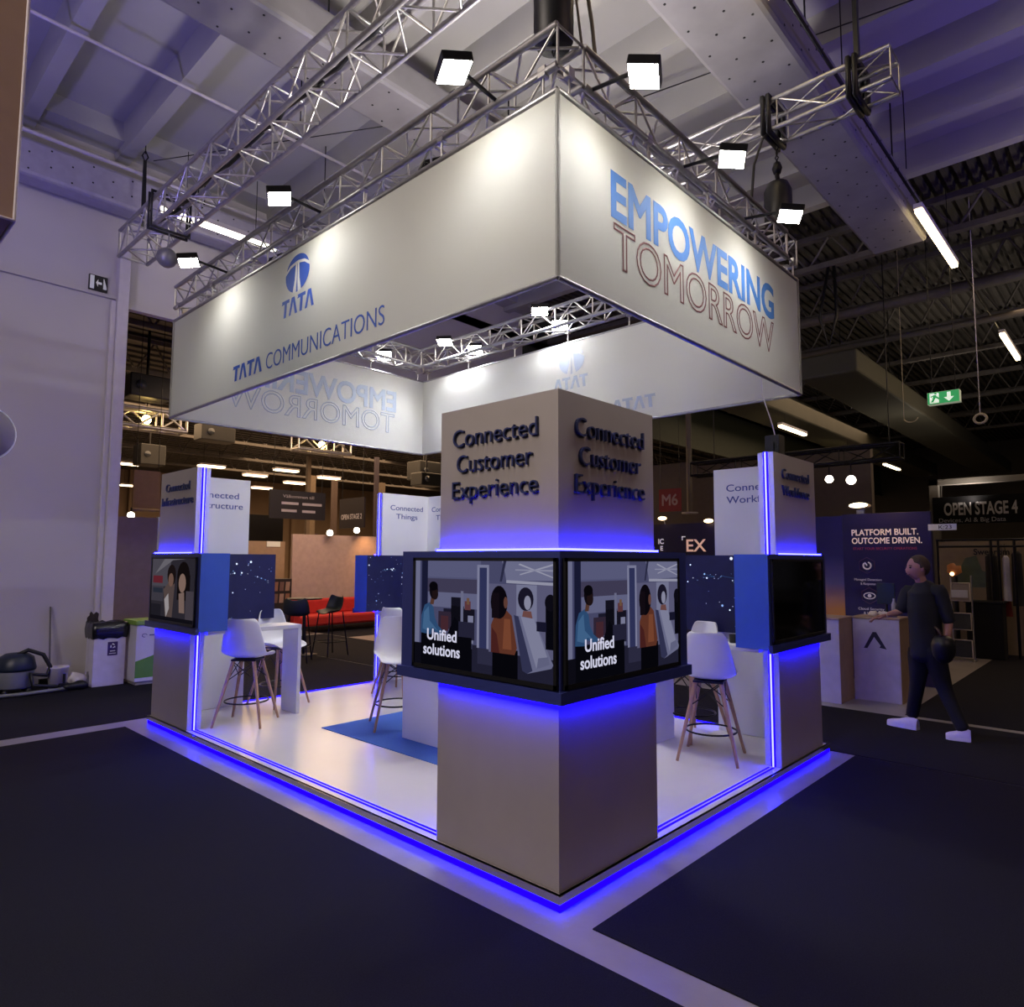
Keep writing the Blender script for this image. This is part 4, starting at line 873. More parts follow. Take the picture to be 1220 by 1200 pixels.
lit_truss('short truss piece lit warm yellow beside the lower left banner corner', 178, 509, 4.6)
lit_truss('short truss piece lit warm yellow under the middle of the far banner edge', 388, 538, 4.6)
def roofbox(lab, u, v, z, sx, sy, sz, cat='projector', nm='roof_projector'):
    q = at(u, v, z=z); t = thing(nm, lab, cat, q, 0, 'black devices under the far roof'); b = MB(); b.box(q.x-sx, q.y-sy, q.z-sz, q.x+sx, q.y+sy, q.z+sz); b.build('housing', black_m, t, bevel=.03)
    b = MB(); b.tube((q.x, q.y, q.z+sz), (q.x, q.y, 7), .03); b.build('mount', black_metal, t); b = MB(); b.lathe([(.1, -sy-.05), (.1, -sy)], (q.x-sx*.5, q.y, q.z), 12, ax='y'); b.build('lens', mat('lens', '#333842', .1), t)
roofbox('large black box hanging near the left wall post under the far roof', 175, 463, 5.4, .42, .3, .25)
roofbox('black box under the far roof just below the long banner edge', 256, 517, 5.4, .5, .3, .25)
roofbox('black pointed speaker under the far roof above the left column', 178, 543, 5.2, .4, .4, .35, 'speaker', 'roof_speaker')
roofbox('black box under the far roof right of the mirrored headline', 505, 562, 5.0, .5, .4, .35)
roofbox('black box under the far roof below the inner banner corner', 508, 572, 4.4, .45, .3, .22)
def can_spot(lab, u, v, k, cat='spotlight', s=.06, hang=None, face='#fff2da', st=20):
    q = at(u, v, **k); t = thing('can_spot', lab, cat, q, 0, 'small spotlights of the hall'); d = (CP+V((0, 0, -.6))-q).normalized()
    b = MB(); b.tube(q-d*s*2.6, q, s*.8, s, n=14); b.build('housing', black_m, t); b = MB(); b.tube(q-d*.01, q+d*.008, s*.85, n=14); b.build('lens', glow('spot_lens', face, st), t)
    b = MB(); b.tube(q-d*s, (q.x, q.y, hang if hang is not None else q.z+.5), .012); b.build('yoke', black_metal, t); return q
can_spot('small white spot over the pinkish partition wall', 393, 635, dict(y=13.0), s=.09, hang=2.30)
can_spot('small warm spot lighting the pinkish wall beside the rear column', 425, 632, dict(y=13.0), s=.09, hang=2.30)
can_spot('small spot on the brass tube at the brown hanging panel', 156, 614, dict(y=11.1), s=.07, hang=2.6)
light('SPOT', 'partition_spot', (7.9, 12.8, 2.55), (8.05, 13.2, 1.2), 40, '#ffbc70', .05, angle=95, blend=1)
# ------------------------------------------------------------------ tube lamps over the right side
tube_lamp('long warm tube lamp hanging off the end of the wide duct', (8.88, -.12, 6.5), 2.45, mm=lamp_warm, ztop=6.62, wide=.055)
tube_lamp('warm tube lamp further along the rail at the right frame edge', (15.9, -.16, 6.5), 2.5, mm=lamp_warm, ztop=6.62, wide=.055)
tube_lamp('warm tube lamp cut by the frame top beside the wide duct', (1.6, -.10, 6.5), 2.4, mm=lamp_warm, ztop=6.62, wide=.055)
tube_lamp('white tube lamp behind the long left truss by the wall', (1.5, 7.72, 6.6), 1.75, mm=glow('white_tube', '#fff3dc', 9), ztop=7.6, wide=.05)
for (x0, x1, de) in ((16.35, 18.3, 'nearest of the row under the dark duct, above the right column'), (21.9, 23.8, 'second of the row under the dark duct'), (26.8, 29.0, 'farthest of the row under the dark duct')):
    tube_lamp('slim warm tube lamp, '+de, ((x0+x1)/2, 5.25, 5.5), x1-x0, mm=lamp_warm, ztop=5.9, wide=.07, grp='tube lamps under the dark duct')
# ------------------------------------------------------------------ exhibitor stand at the right
purple = mat('dark_violet_print', '#231a4a', .5, var=.08, scale=2)
t = thing('exhibitor_wall', 'dark violet exhibition wall reading PLATFORM BUILT. OUTCOME DRIVEN.', 'exhibition wall', (8.05, .55, 0))
yl, yr = 1.11, -.03
b = MB(); b.box(8.0, yr, 0, 8.1, yl, 2.38); b.build('wall_board', purple, t, bevel=.004)
b = MB(); b.text('PLATFORM BUILT.', (7.999, .985, 2.065), -Y_, Z_, .085, .86, align='L', bold=.02); b.text('OUTCOME DRIVEN.', (7.999, .985, 1.945), -Y_, Z_, .085, .90, align='L', bold=.02)
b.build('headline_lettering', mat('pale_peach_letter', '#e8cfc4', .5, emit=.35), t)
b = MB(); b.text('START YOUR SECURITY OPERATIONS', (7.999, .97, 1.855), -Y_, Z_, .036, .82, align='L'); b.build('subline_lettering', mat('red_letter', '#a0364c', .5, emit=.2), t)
g, b = MB(), MB()
for (u, v) in ((1033, 674), (1036, 710)):
    c = at(u, v, x=7.997); g.path([c+V((0, .115*math.cos(PI*i/3+PI/6), .115*math.sin(PI*i/3+PI/6))) for i in range(6)], .006, 5, closed=True)
c = at(1033, 674, x=7.997); b.path([c+V((0, .05*math.cos(a), .05*math.sin(a))) for a in [PI*.6+2*PI*i/20*.82 for i in range(21)]], .011, 6); b.tube(c, c+V((0, .03, .045)), .009)
c = at(1036, 710, x=7.997); b.path([c+V((0, .075*math.cos(a), .042*math.sin(a))) for a in [2*PI*i/20 for i in range(20)]], .007, 5, closed=True); b.ball(c, (.008, .026, .026), 12)
c = at(1034, 692, x=7.997); b.text('Managed Detection', (7.998, c.y, c.z), -Y_, Z_, .034, .36); b.text('& Response', (7.998, c.y, c.z-.06), -Y_, Z_, .034, .2)
c = at(1038, 727, x=7.997); b.text('Cloud Security', (7.998, c.y, c.z), -Y_, Z_, .034, .34); b.text('& Identity', (7.998, c.y, c.z-.06), -Y_, Z_, .034, .2)
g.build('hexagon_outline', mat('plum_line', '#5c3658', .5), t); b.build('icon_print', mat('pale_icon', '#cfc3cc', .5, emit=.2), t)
m = bpy.data.materials.new('sunset_gradient_print'); m.use_nodes = True; n_ = m.node_tree.nodes; L_ = m.node_tree.links
tc = n_.new('ShaderNodeTexCoord'); sp = n_.new('ShaderNodeSeparateXYZ'); rp = n_.new('ShaderNodeValToRGB'); L_.new(tc.outputs['Generated'], sp.inputs[0]); L_.new(sp.outputs[2], rp.inputs[0]); L_.new(rp.outputs[0], n_['Principled BSDF'].inputs['Base Color'])
rp.color_ramp.elements[0].position = .42; rp.color_ramp.elements[0].color = lin('#c98a3c'); rp.color_ramp.elements[1].position = .75; rp.color_ramp.elements[1].color = lin('#2a2260')
e = rp.color_ramp.elements.new(.58); e.color = lin('#6f6a8c')
t = thing('exhibitor_wall', 'narrow exhibition wall printed blue fading to orange, left of the violet wall', 'exhibition wall', (8.05, 1.4, 0))
b = MB(); b.box(8.0, 1.11, 0, 8.1, 1.72, 2.36); b.build('wall_board', m, t, bevel=.004)
ct = mat('white_counter_board', '#c4bcc8', .5); cs = mat('light_wood_board', '#a48a74', .6)
def exp_counter(lab, x0, x1, y0, y1, z):
    t = thing('exhibitor_counter', lab, 'counter', ((x0+x1)/2, (y0+y1)/2, 0)); b = MB(); b.box(x0+.01, y0, .0, x1, y1, z); b.build('counter_body', cs, t)
    b = MB(); b.box(x0, y0, 0, x0+.015, y1, z); b.build('front_panel', ct, t, bevel=.003); b = MB(); b.box(x0-.01, y0-.01, z, x1+.01, y1+.01, z+.025); b.build('counter_top', cs, t, bevel=.003); return t
exp_counter('white fronted counter nearest the right booth column', 6.0, 6.5, .575, 1.10, .985)
t = exp_counter('white fronted counter with a dark arrow logo beside the walking person', 6.47, 6.9, .04, .56, .985)
c = at(1041, 763, x=6.465); b = MB(); Pq = lambda y, z: (6.4645, c.y-y, c.z+z)
b.poly([Pq(-.115, -.10), Pq(-.01, .10), Pq(.03, .10), Pq(.005, .04), Pq(-.075, -.10)]); b.poly([Pq(.005, .04), Pq(.03, .10), Pq(.14, -.10), Pq(.06, -.085), Pq(.075, -.06)])
b.build('arrow_logo', mat('dark_logo', '#232038', .5), t)
q = V((6.75, .22, 1.01)); t = thing('monitor', 'small dark monitor standing on the counter in front of the violet wall', 'monitor', q)
b = MB(); b.slab([(6.72, .14, 1.16), (6.72, .34, 1.16), (6.74, .34, 1.42), (6.74, .14, 1.42)], (.03, 0, 0)); b.build('display', mat('greenish_black', '#1d2a2a', .3), t, bevel=.004); b = MB(); b.tube((6.76, .24, 1.01), (6.76, .24, 1.2), .015); b.box(6.70, .17, 1.01, 6.84, .31, 1.022); b.build('stand', black_m, t)
b = MB(); b.lathe([(.03, 0), (.03, .16), (.012, .2), (.012, .23), (0, .23)], (6.60, .12, 1.01), 12); tag(b.build('drink_bottle', mat('pale_bottle', '#a9a6b0', .2), loc=(6.6, .12, 1.01)), 'small pale bottle on the counter beside the monitor', 'bottle')
rnd = random.Random(11)
for i, (dx, dy, lab) in enumerate(((.0, .36, 'crumpled pale paper on the arrow counter, leftmost'), (.06, .28, 'crumpled pale paper on the arrow counter, middle of three'), (-.02, .20, 'crumpled pale paper on the arrow counter, nearest the hand'))):
    b = MB(); q = V((6.62+dx, dy, 1.04)); b.ball(q, (.045, .05, .035), 10, 0, lambda v: v*(1+.35*math.sin(v.x*90+i)*math.cos(v.y*80+v.z*60))); tag(b.build('crumpled_paper', mat('cream_paper', '#d8cbc0', .7), loc=q), lab, 'paper')
q = at(1126, 628, x=7.985); t = thing('stand_tag', 'white stand number tag reading K:23 at the violet wall corner', 'tag', q)
b = MB(); b.box(7.985, q.y-.13, q.z-.042, 8.0, q.y+.20, q.z+.042); b.build('tag_plate', white_p, t); b = MB(); b.text('K:23', (7.984, q.y, q.z-.026), -Y_, Z_, .052, .15); b.build('lettering', black_m, t)
# lamp lying on the wall top
q = at(1024, 604, x=8.0); t = thing('wall_lamp', 'small lit lamp on top of the violet wall', 'lamp', (8.05, q.y, 2.38))
b = MB(); b.box(8.02, q.y-.05, 2.38, 8.08, q.y+.05, 2.44); b.build('foot', alu, t); b = MB(); b.ball((8.0, q.y, 2.49), (.09, .16, .05), 14); b.build('housing', mat('cream_lamp', '#b8a98c', .4), t); b = MB(); b.ball((7.95, q.y, 2.50), (.06, .13, .04), 14); b.build('lens', glow('wall_lamp_glow', '#ffedbe', 6), t)
light('SPOT', 'wall_lamp_light', (7.55, .5, 2.75), (8.0, .5, 1.9), 9, '#ffd2a8', .05, angle=120, blend=1)
# second dark wall with big letters
t = thing('exhibitor_wall', 'black violet exhibition wall with big peach letters EX behind the right column', 'exhibition wall', (9.5, 4.5, 0))
b = MB(); b.box(9.5, 2.9, 0, 9.6, 7.5, 2.42); b.build('wall_board', mat('black_violet_print', '#1a1230', .5), t)
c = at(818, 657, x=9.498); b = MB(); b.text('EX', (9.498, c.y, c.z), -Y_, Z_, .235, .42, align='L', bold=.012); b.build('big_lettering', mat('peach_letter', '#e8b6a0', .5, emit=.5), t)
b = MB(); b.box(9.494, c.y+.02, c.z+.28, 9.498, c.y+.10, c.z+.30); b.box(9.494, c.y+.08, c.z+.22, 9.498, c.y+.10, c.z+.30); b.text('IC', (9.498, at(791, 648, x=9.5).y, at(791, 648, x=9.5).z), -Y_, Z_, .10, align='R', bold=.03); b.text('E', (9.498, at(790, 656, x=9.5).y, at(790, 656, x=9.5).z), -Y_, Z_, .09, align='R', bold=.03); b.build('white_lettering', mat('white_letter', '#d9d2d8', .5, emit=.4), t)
for (u, v, lab) in ((790, 618, 'small warm lamp on the black violet wall beside the front column'), (845, 621, 'small warm lamp on the black violet wall beside the right column')):
    q = at(u, v+1, x=9.45); t = thing('wall_lamp', lab, 'lamp', (9.5, q.y, 2.42)); b = MB(); b.ball((9.42, q.y, q.z+.02), (.05, .10, .04), 12); b.build('lens', glow('small_warm_lens', '#ffd9a0', 6), t); b = MB(); b.tube((9.55, q.y, 2.40), (9.45, q.y, q.z+.03), .012); b.build('arm', alu, t)
q = at(798, 596, x=11.5); t = thing('area_sign', 'red square sign reading M6 left of the right column', 'sign', q)
b = MB(); b.box(11.5, q.y-.29, q.z-.27, 11.53, q.y+.29, q.z+.27); b.build('sign_plate', mat('red_sign', '#7d1c22', .6), t); b = MB(); b.text('M6', (11.498, q.y, q.z-.12), -Y_, Z_, .26, .42, bold=.02); b.build('lettering', mat('pink_grey_letter', '#a88c8c', .6), t); b = MB(); b.tube((11.515, q.y-.25, q.z+.27), (11.515, q.y-.25, 7.85), .006); b.tube((11.515, q.y+.25, q.z+.27), (11.515, q.y+.25, 7.85), .006); b.build('wires', black_metal, t)
q = at(822, 612, x=12.5); t = thing('light_pole', 'pale thin pole with a flat foot plate beside the M6 sign', 'pole', (12.5, q.y, q.z)); b = MB(); b.tube((12.5, q.y, q.z), (12.5, q.y, 5.9), .07); b.build('pole', mat('beige_pole', '#6a5f55', .6), t); b = MB(); b.lathe([(.2, 0), (.2, .03)], q, 16); b.build('plate', post_m, t)
b = MB(); b.box(13.6, 2.2, 0, 13.8, 9.0, 4.3); struct(b.build('wall_stage', mat('dim_brown_wall', '#4f4540', .8)))
# stage banner
xs = 18.0; p0, p1 = at(1112, 625, x=xs), at(1112, 594, x=xs); yR = at(1260, 600, x=xs).y
t = thing('stage_banner', 'wide black banner reading OPEN STAGE 4 at the right frame edge', 'banner', (xs, p0.y-2, p0.z))
b = MB(); b.box(xs, yR, p0.z, xs+.06, p0.y, p1.z+.02); b.build('banner_cloth', mat('black_banner', '#040406', .9, spec=.1), t)
c0, c1 = at(1125, 614, x=xs), at(1213, 614, x=xs); b = MB(); b.text('OPEN STAGE 4', (xs-.003, c0.y, c0.z), -Y_, Z_, .31, abs(c1.y-c0.y), align='L', bold=.025); b.build('headline_lettering', mat('dull_grey_letter', '#6a676a', .6), t)
c0 = at(1119, 622, x=xs); b = MB(); b.text('Devices, AI & Big Data', (xs-.003, c0.y, c0.z-.02), -Y_, Z_, .11, align='L'); b.build('subline_lettering', mat('dim_letter', '#5b5a5e', .6), t)
b = MB(); b.box(xs+.08, yR, p1.z+.35, xs+.28, 2.0, p1.z+.5); b.box(xs+.08, yR, 0, xs+.3, yR+.2, p1.z+.5); b.box(xs+.08, 1.8, 0, xs+.3, 2.0, p1.z+.5); b.tube((xs+.06, p0.y-.2, p1.z), (xs+.15, p0.y-.2, p1.z+.4), .01); b.build('support_beam', dark_wall, t)
# clothing stand
xs = 12.6; t = thing('display_back_wall', 'beige back wall with a grey green picture behind the clothes rails', 'back wall', (xs, -.2, 0))
y0, y1 = at(1245, 700, x=xs).y, at(1117, 700, x=xs).y; zt = at(1150, 645, x=xs).z
b = MB(); b.box(xs, y0, 0, xs+.06, y1, zt); b.build('wall_board', mat('dim_beige_board', '#8c7c62', .8), t)
b = MB(); b.slab([at(u, v, x=xs-.004) for u, v in ((1136, 692), (1150, 665), (1163, 662), (1170, 680), (1184, 684), (1184, 700), (1136, 700))], (.003, 0, 0)); b.build('picture_print', mat('grey_green_print', '#5d6a58', .8, var=.2, scale=5), t)
c0 = at(1160, 661, x=xs-.004); b = MB(); b.text('Sweprom', (xs-.004, c0.y, c0.z), -Y_, Z_, .11, .55, align='L', bold=.02); b.build('lettering', black_m, t)
xs = 12.0
t = thing('clothes_rail', 'black tube clothes rail frame at the right frame edge', 'clothes rail', (xs, -.4, 0)); b = MB()
yy = [at(u, 700, x=xs).y for u in (1119, 1183, 1192, 1211)]; zt = at(1183, 643, x=xs).z
for y in yy: b.tube((xs, y, 0), (xs, y, zt), .022)
b.build('post', black_metal, t); b = MB()
for dz in (0, -.12): b.tube((xs, yy[0], zt+dz), (xs, at(1240, 700, x=xs).y, zt+dz), .02)
for y in yy: b.tube((xs, y, zt), (xs+.5, y, zt), .02)
b.build('rail', black_metal, t)
def garment(lab, u0, u1, v0, v1, c, x=12.25):
    p, q = at(u0, v1, x=x), at(u1, v0, x=x); y0, y1 = min(p.y, q.y), max(p.y, q.y); t = thing('garment', lab, 'garment', (x, (y0+y1)/2, p.z), 0, 'clothes on the black rails')
    b = MB(); k = 12; vs = []
    for z, s in ((p.z, 1.0), ((p.z*.5+q.z*.5), .92), (q.z-.05, .85), (q.z, .4)):
        for i in range(k): a = 2*PI*i/k; vs.append((x+.08*s*math.cos(a)*(1+.25*math.sin(5*a)), (y0+y1)/2+(y1-y0)/2*s*math.sin(a), z))
    b.add(vs, [(j*k+i, j*k+(i+1) % k, (j+1)*k+(i+1) % k, (j+1)*k+i) for j in range(3) for i in range(k)]+[list(range(k)), [3*k+i for i in range(k)]], 0, True); b.build('cloth', mat('garment_cloth', c, .9), t)
    b = MB(); b.path([(x, (y0+y1)/2, q.z-.02), (x, (y0+y1)/2, q.z+.08), (x-.1, (y0+y1)/2, zt-.08)], .006); b.build('hanger_hook', black_metal, t)
garment('black coat on the clothes rail, left of the white garment', 1177, 1189, 660, 752, '#0d0c10'); garment('narrow white garment hanging on the black rail', 1196, 1203, 662, 716, '#b9b6c6'); garment('dark coat on the clothes rail at the frame edge', 1207, 1218, 657, 722, '#141316')
garment('short red cloth hanging under the white garment', 1190, 1206, 714, 734, '#7a2a20', 12.35)
q = at(1172, 757, x=11.9); t = thing('display_table', 'black draped display table behind the brochure rack', 'table', (11.9, q.y, 0)); b = MB(); b.box(11.7, q.y-.32, 0, 12.1, q.y+.22, .97); b.build('drape', mat('black_drape', '#0b0a0e', .9), t, bevel=.02); b = MB(); b.box(11.68, q.y-.34, .97, 12.12, q.y+.24, 1.0); b.build('tabletop', black_m, t)
q = at(1137, 680, x=12.3); t = thing('table_lantern', 'small glowing amber lantern before the grey green picture', 'lantern', (12.3, q.y, q.z-.14)); b = MB(); b.ball((12.3, q.y, q.z), (.09, .12, .12), 14, 0, lambda v: v*(1+.25*math.sin(v.z*60+v.y*40))); b.build('shade', mat('amber_shade', '#7a4420', .6, emit=.25), t); b = MB(); b.ball((12.2, q.y+.02, q.z-.06), .035, 10); b.build('bulb', glow('amber_bulb', '#ffc98a', 8), t); b = MB(); b.tube((12.3, q.y, 0), (12.3, q.y, q.z-.1), .05); b.build('stem', black_m, t)
xs = 11.2; q = at(1148, 785, x=xs); t = thing('brochure_rack', 'three tier metal brochure rack behind the walking person', 'rack', (xs, q.y, 0))
b = MB()
for dy in (-.15, .15): b.tube((xs+.1, q.y+dy, 0), (xs+.1, q.y+dy, 1.45), .012)
b.box(xs-.1, q.y-.18, 0, xs+.2, q.y+.18, .02); b.build('upright', alu, t)
for k, (v0, v1) in enumerate(((716, 695), (750, 731), (783, 763))):
    z0, z1 = at(1146, v0, x=xs).z, at(1146, v1, x=xs).z; b = MB(); b.path([(xs-.06, q.y-.15, z0), (xs-.06, q.y+.15, z0), (xs+.05, q.y+.13, z1), (xs+.05, q.y-.13, z1)], .013, closed=True); f = b.build('tray_frame', mat('pale_metal', '#b8aca0', .4, .4), t)
    b = MB(); b.slab([(xs-.05, q.y-.14, z0), (xs-.05, q.y+.14, z0), (xs+.06, q.y+.12, z1), (xs+.06, q.y-.12, z1)], (.01, 0, 0)); b.build('tray', black_m if k else mat('leaflet_print', '#8d8078', .6), f)
b = MB(); b.box(xs-.075, q.y-.12, at(1146, 712, x=xs).z, xs-.06, q.y+.12, at(1146, 703, x=xs).z); tag(b.build('leaflet', paper, loc=(xs-.07, q.y, 1.2)), 'white leaflet in the top tray of the brochure rack', 'leaflet')
# exit sign, ring, spots
q = at(1125, 473, d=11); t = thing('exit_sign', 'green hanging exit sign with running figure and down arrow', 'sign', q); ex = mat('exit_box_white', '#b9c4a8', .5, emit=.35)
b = MB(); b.box(q.x, q.y-.21, q.z-.10, q.x+.14, q.y+.24, q.z+.10); b.build('sign_box', ex, t, bevel=.006)
b = MB(); b.box(q.x-.004, q.y-.205, q.z-.095, q.x, q.y+.235, q.z+.095); b.build('green_face', green, t)
r_ = -Y_; o_ = V((q.x-.004, q.y+.235, q.z-.095)); b = MB(); sign_face(b, o_, r_, -X_, [[(.03, .015), (.16, .015), (.16, .175), (.03, .175)]], 0); sign_face(b, o_, r_, -X_, [[(.30, .02), (.37, .09), (.325, .09), (.325, .17), (.275, .17), (.275, .09), (.23, .09)]], 0)
sign_face(b, o_+V((-.002, 0, 0)), r_, -X_, [[(u+.01, v*.9+.01) for u, v in pl] for pl in man], 1); b.build('pictogram', [mat('lit_white', '#e6f2e0', .5, emit=.8), green], t)
b = MB(); b.tube((q.x+.07, q.y-.15, q.z+.1), (q.x+.07, q.y-.15, 7.9), .006); b.tube((q.x+.07, q.y+.18, q.z+.1), (q.x+.07, q.y+.18, 7.9), .006); b.build('wires', black_metal, t)
q = at(1168, 499, d=11); t = thing('hanging_ring', 'pale ring hanging on a thin cord below the exit sign', 'ring', q); b = MB(); b.path([q+V((0, .085*math.cos(a), .075*math.sin(a))) for a in [2*PI*i/24 for i in range(24)]], .02, 8, closed=True); b.build('ring', mat('pale_ring', '#b3a890', .5), t); b = MB(); b.tube(q+V((0, 0, .07)), (q.x, q.y, 7.9), .007); b.build('cord', post_m, t)
pp = [at(u, v, d=13) for u, v in ((1093, 497), (1078, 503), (1083, 504), (1094, 496))]; b = MB(); c = at(1085, 497, d=13); b.path([c+V((0, .12*math.cos(a), .10*math.sin(a))) for a in [PI*1.05+PI*.85*i/12 for i in range(13)]], .012); b.tube(c+V((0, .12*math.cos(PI*1.9), .10*math.sin(PI*1.9))), (c.x, c.y+.11, 7.9), .005)
tag(b.build('hanging_hook', mat('pale_hook', '#a89c84', .5), loc=c), 'pale half ring hook hanging in front of the olive duct', 'hook')
c = at(990, 552, d=13.2)
can_spot('small bright spotlight above the violet wall, left of the pair', 988, 571, dict(x=c.x), s=.085, hang=c.z+.02); can_spot('small bright spotlight above the violet wall, right of the pair', 1014, 572, dict(x=c.x), s=.10, hang=c.z+.02)
t = thing('lamp_truss', 'dark horizontal lighting truss above the violet wall', 'truss', c); section(t, (c.x, c.y-1.2, c.z), (c.x, c.y+3.0, c.z), (.3, 0, 0), (0, 0, .28), rc=.03, rl=.012, pitch=.5)
for ch in t.children:
    ch.data.materials[0] = black_metal
    for g2 in ch.children: g2.data.materials[0] = black_metal
for dy in (-1, 2.5): b = MB(); b.tube((c.x+.15, c.y+dy, c.z+.28), (c.x+.15, c.y+dy, 7.85), .01); b.build('suspension', black_metal, t)
b = MB(); b.path([(3.30, .3, 4.35), (3.28, .30, 3.2), (3.25, .2, 2.9), (3.2, .12, 2.6)], .005); tag(b.build('thin_wire', post_m, loc=(3.2, .12, 2.6)), 'thin pale wire running from the banner down to the right column top', 'wire')
b = MB(); b.path([(10.3, 1.8, 7.15), (10.2, 1.75, 6.2), (10.2, 1.9, 5.6), (10.2, 2.05, 6.2), (10.3, 1.9, 7.15)], .03); tag(b.build('cable_loop', black_m, loc=(10.2, 1.9, 5.6)), 'black cable loop hanging from the first steel roof truss', 'cable')
# ------------------------------------------------------------------ walking person
def skin(verts, edges, rad, root=0, sub=2):
    me = bpy.data.meshes.new('body_skin'); me.from_pydata([tuple(v) for v in verts], edges, []); o = bpy.data.objects.new('body_skin', me); COL.objects.link(o)
    o.modifiers.new('skin', 'SKIN'); s2 = o.modifiers.new('sub', 'SUBSURF'); s2.levels = sub; s2.render_levels = sub
    for i, sv in enumerate(me.skin_vertices[0].data): sv.radius = rad[i] if isinstance(rad[i], tuple) else (rad[i], rad[i]); sv.use_root = (i == root)
    dg = bpy.context.evaluated_depsgraph_get(); dg.update(); ev = o.evaluated_get(dg); m2 = bpy.data.meshes.new_from_object(ev)
    b = MB(); b.add([v.co.copy() for v in m2.vertices], [list(p.vertices) for p in m2.polygons], 0, True)
    bpy.data.objects.remove(o); bpy.data.meshes.remove(me); bpy.data.meshes.remove(m2); return b
D = 6.68
J = lambda u, v, dd=0.: at(u, v, d=D+dd)
pel, chest, neck, head = J(1104, 772), J(1101, 712), J(1098, 694), J(1093, 677)
foot_f, foot_b = at(1078, 864, z=.02), at(1142, 884, z=.02)
anf, anb = at(1087, 853, d=6.92), at(1147, 870, d=6.42)
knf, knb = at(1093, 814, d=6.78), at(1126, 822, d=6.58)
hpf, hpb = J(1096, 778, .06), J(1112, 778, -.06)
shL, shR = J(1082, 706, .12), J(1119, 705, -.10)
elL, haL = J(1073, 729, .12), J(1056, 733, .16)
elR, haR = J(1131, 742, -.14), J(1126, 772, -.16)
skin_c = mat('skin_tone', '#a8796a', .6, var=.05)
ps = thing('person', 'person in dark shirt, black trousers and white trainers walking past the counters', 'person', (pel.x, pel.y, .006))
bd = skin([pel, (pel+chest)/2, chest, neck, head+V((0, 0, -.04)), shL, elL, haL, shR, elR, haR, hpf, knf, anf, hpb, knb, anb],
          [(0, 1), (1, 2), (2, 3), (3, 4), (2, 5), (5, 6), (6, 7), (2, 8), (8, 9), (9, 10), (0, 11), (11, 12), (12, 13), (0, 14), (14, 15), (15, 16)],
          [.08, .08, .085, .052, .055, .045, .040, .03, .045, .040, .03, .06, .045, .036, .06, .045, .036])
hd = (J(1070, 680)-head).normalized(); hd.z = 0; hd.normalize(); hs = Z_.cross(hd)      # facing direction of the head
def hw(v):      # shape the head: chin, brow, nose ridge
    f = max(0, v.y)/.1; x, y, z = v
    if z < -.03: x *= .82; y = y*(.93 if y < 0 else 1.0)
    if y > .06 and abs(x) < .022 and -.045 < z < .01: y += .026*(1-abs(x)/.03)
    if y > .05 and .005 < z < .03 and .015 < abs(x) < .05: y -= .012
    if y > .05 and -.07 < z < -.055: y += .004
    return hs*(-x)+hd*y+Z_*z
bd.ball(head, (.075, .098, .118), 26, 0, hw)
for s in (-1, 1): bd.ball(head+hs*(.076*s)-hd*.005+V((0, 0, -.005)), (.014, .014, .03), 8)
def hand(b, wrist, d, palm_n):
    d = d.normalized(); sd = d.cross(palm_n).normalized(); 
    b.ball(wrist+d*.045, .001, 6); c = wrist+d*.05
    vs = [c+sd*(x*.038)+d*(y*.045)+palm_n*(z*.014) for x in (-1, 1) for y in (-1, 1) for z in (-1, 1)]
    b.add(vs, [(0, 1, 3, 2), (4, 6, 7, 5), (0, 4, 5, 1), (2, 3, 7, 6), (0, 2, 6, 4), (1, 5, 7, 3)], 0, True)
    for k, (o, L) in enumerate(((-.028, .07), (-.009, .08), (.010, .075), (.028, .058))):
        a = c+d*.045+sd*o; m1 = a+d*(L*.5)-palm_n*.008; b.path([a-d*.01, a+d*L*.25, m1, m1+d*(L*.32)-palm_n*.022], .009, 8)
    a = c-d*.025-sd*.036; b.path([a, a+d*.03-sd*.02-palm_n*.006, a+d*.06-sd*.024-palm_n*.014], .011, 8)
hand(bd, haL, (haL-elL), V((0, 0, 1))); hand(bd, haR, (haR-elR), hs)
bd.build('body', skin_c, ps)
for s in (-1, 1):
    b = MB(); b.ball(head+hd*.088+hs*(.032*s)+V((0, 0, .006)), (.012, .012, .008), 8); b.build('eye', mat('eye_dark', '#1e1614', .3), ps)
    b = MB(); b.tube(head+hd*.092+hs*(.018*s)+V((0, 0, .026)), head+hd*.084+hs*(.05*s)+V((0, 0, .024)), .005, n=5); b.build('eyebrow', mat('brow_hair', '#3a2b24', .7), ps)
b = MB(); b.tube(head+hd*.090-hs*.022+V((0, 0, -.062)), head+hd*.090+hs*.022+V((0, 0, -.062)), .006, n=6); b.build('mouth', mat('lips', '#7e4a44', .5), ps)
shirt = mat('dark_shirt', '#16171f', .85, var=.08)
sh = MB(); sh.limb([pel+V((0, 0, -.07)), pel.lerp(chest, .35), pel.lerp(chest, .75), chest+V((0, 0, .06)), neck+V((0, 0, .0))], [(.15, .12), (.145, .115), (.16, .125), (.15, .115), (.06, .06)])
sh.limb([shL-(shL-chest)*.25, shL, shL.lerp(elL, .9)], [.07, .07, .056]); sh.limb([shR-(shR-chest)*.25, shR, shR.lerp(elR, .95)], [.07, .07, .054])
sh.build('shirt', shirt, ps)
tr_ = MB(); tr_.limb([pel+V((0, 0, -.01)), hpf, hpf.lerp(knf, .5), knf, knf.lerp(anf, .5), anf+V((0, 0, .015))], [(.12, .11), .108, .088, .070, .062, .057])
tr_.limb([pel+V((0, 0, -.01)), hpb, hpb.lerp(knb, .5), knb, knb.lerp(anb, .5), anb+V((0, 0, .015))], [(.12, .11), .108, .088, .070, .062, .057])
tr_.build('trousers', mat('black_trousers', '#0c0c11', .85), ps)
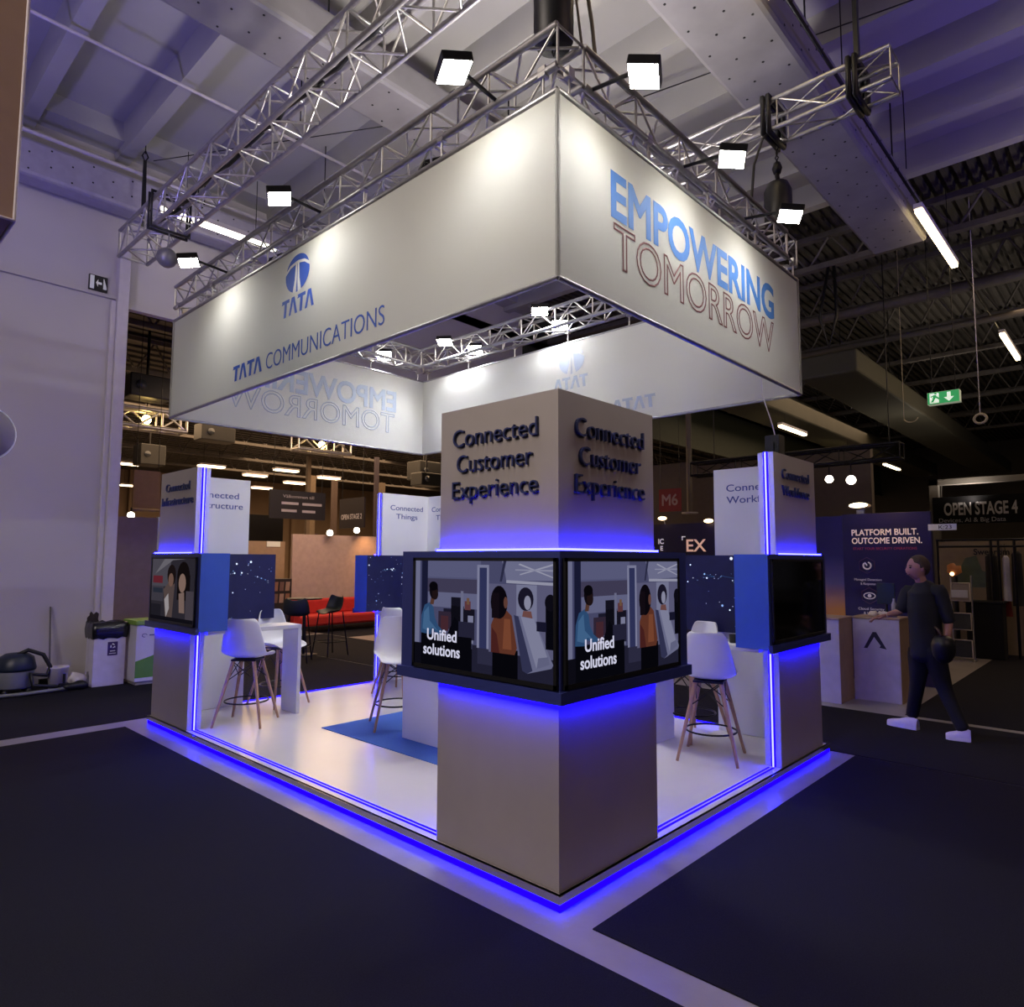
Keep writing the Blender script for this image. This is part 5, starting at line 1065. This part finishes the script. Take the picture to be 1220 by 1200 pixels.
shoe_m = mat('white_trainers', '#cfc6dc', .55); sole_m = mat('white_sole', '#dcd6e4', .6)
def shoe(heel, toe):
    d = (toe-heel); L = d.length; d.normalize(); s = d.cross(Z_)
    b = MB(); sec = ((0, .035, .075), (.12, .040, .085), (.35, .042, .082), (.6, .048, .055), (.85, .045, .04), (1.0, .022, .025)); k = 10; vs = []
    for t_, w_, h_ in sec:
        for i in range(k): a = PI*i/(k-1); vs.append(heel+d*(t_*L)+s*(w_*math.cos(a))+Z_*(.028+h_*math.sin(a)))
    b.add(vs, [(j*k+i, j*k+i+1, (j+1)*k+i+1, (j+1)*k+i) for j in range(len(sec)-1) for i in range(k-1)]+[list(range(k)), [(len(sec)-1)*k+i for i in range(k)]], 0, True)
    q = b.build('shoe', shoe_m, ps); b = MB(); 
    pts = [heel+d*(t_*L)+s*w_*1.05 for t_, w_, h_ in sec]+[heel+d*(t_*L)-s*w_*1.05 for t_, w_, h_ in reversed(sec)]
    b.slab([V((p.x, p.y, .006)) for p in pts], (0, 0, .03)); b.build('sole', sole_m, q)
sv = lambda u, v: at(u, v, z=.006)
shoe(sv(1094, 870), sv(1058, 863)); shoe(sv(1157, 884), sv(1127, 880))
b = MB(); b.ball(head+V((0, 0, .018))-hd*.014, (.088, .104, .112), 26, 0, lambda v: (hs*(-v.x)+hd*min(v.y, .072 if v.z > .035 else (.03 if v.z > -.02 else -.035))+Z_*max(v.z, -.085)))
b.build('hair', mat('brown_hair', '#3a2b24', .7, var=.25, scale=40), ps)
bg = J(1124, 772, -.30); t = thing('shoulder_bag', 'black bag at the hip of the walking person', 'bag', bg+V((0, 0, -.14)))
b = MB(); b.ball(bg, (.12, .10, .15), 18, 0, lambda v: V((v.x*(1+.1*math.sin(v.z*30)), v.y, v.z if v.z < .1 else .1+(v.z-.1)*.3))); b.build('pouch', mat('black_leather', '#101014', .45), t)
b = MB(); b.path([bg+V((-.02, 0, .10)), bg+V((-.03, .03, .17)), bg+V((.0, .06, .19)), bg+V((.03, .05, .12))], .012); b.build('handle', mat('brown_strap', '#4a3430', .5), t)
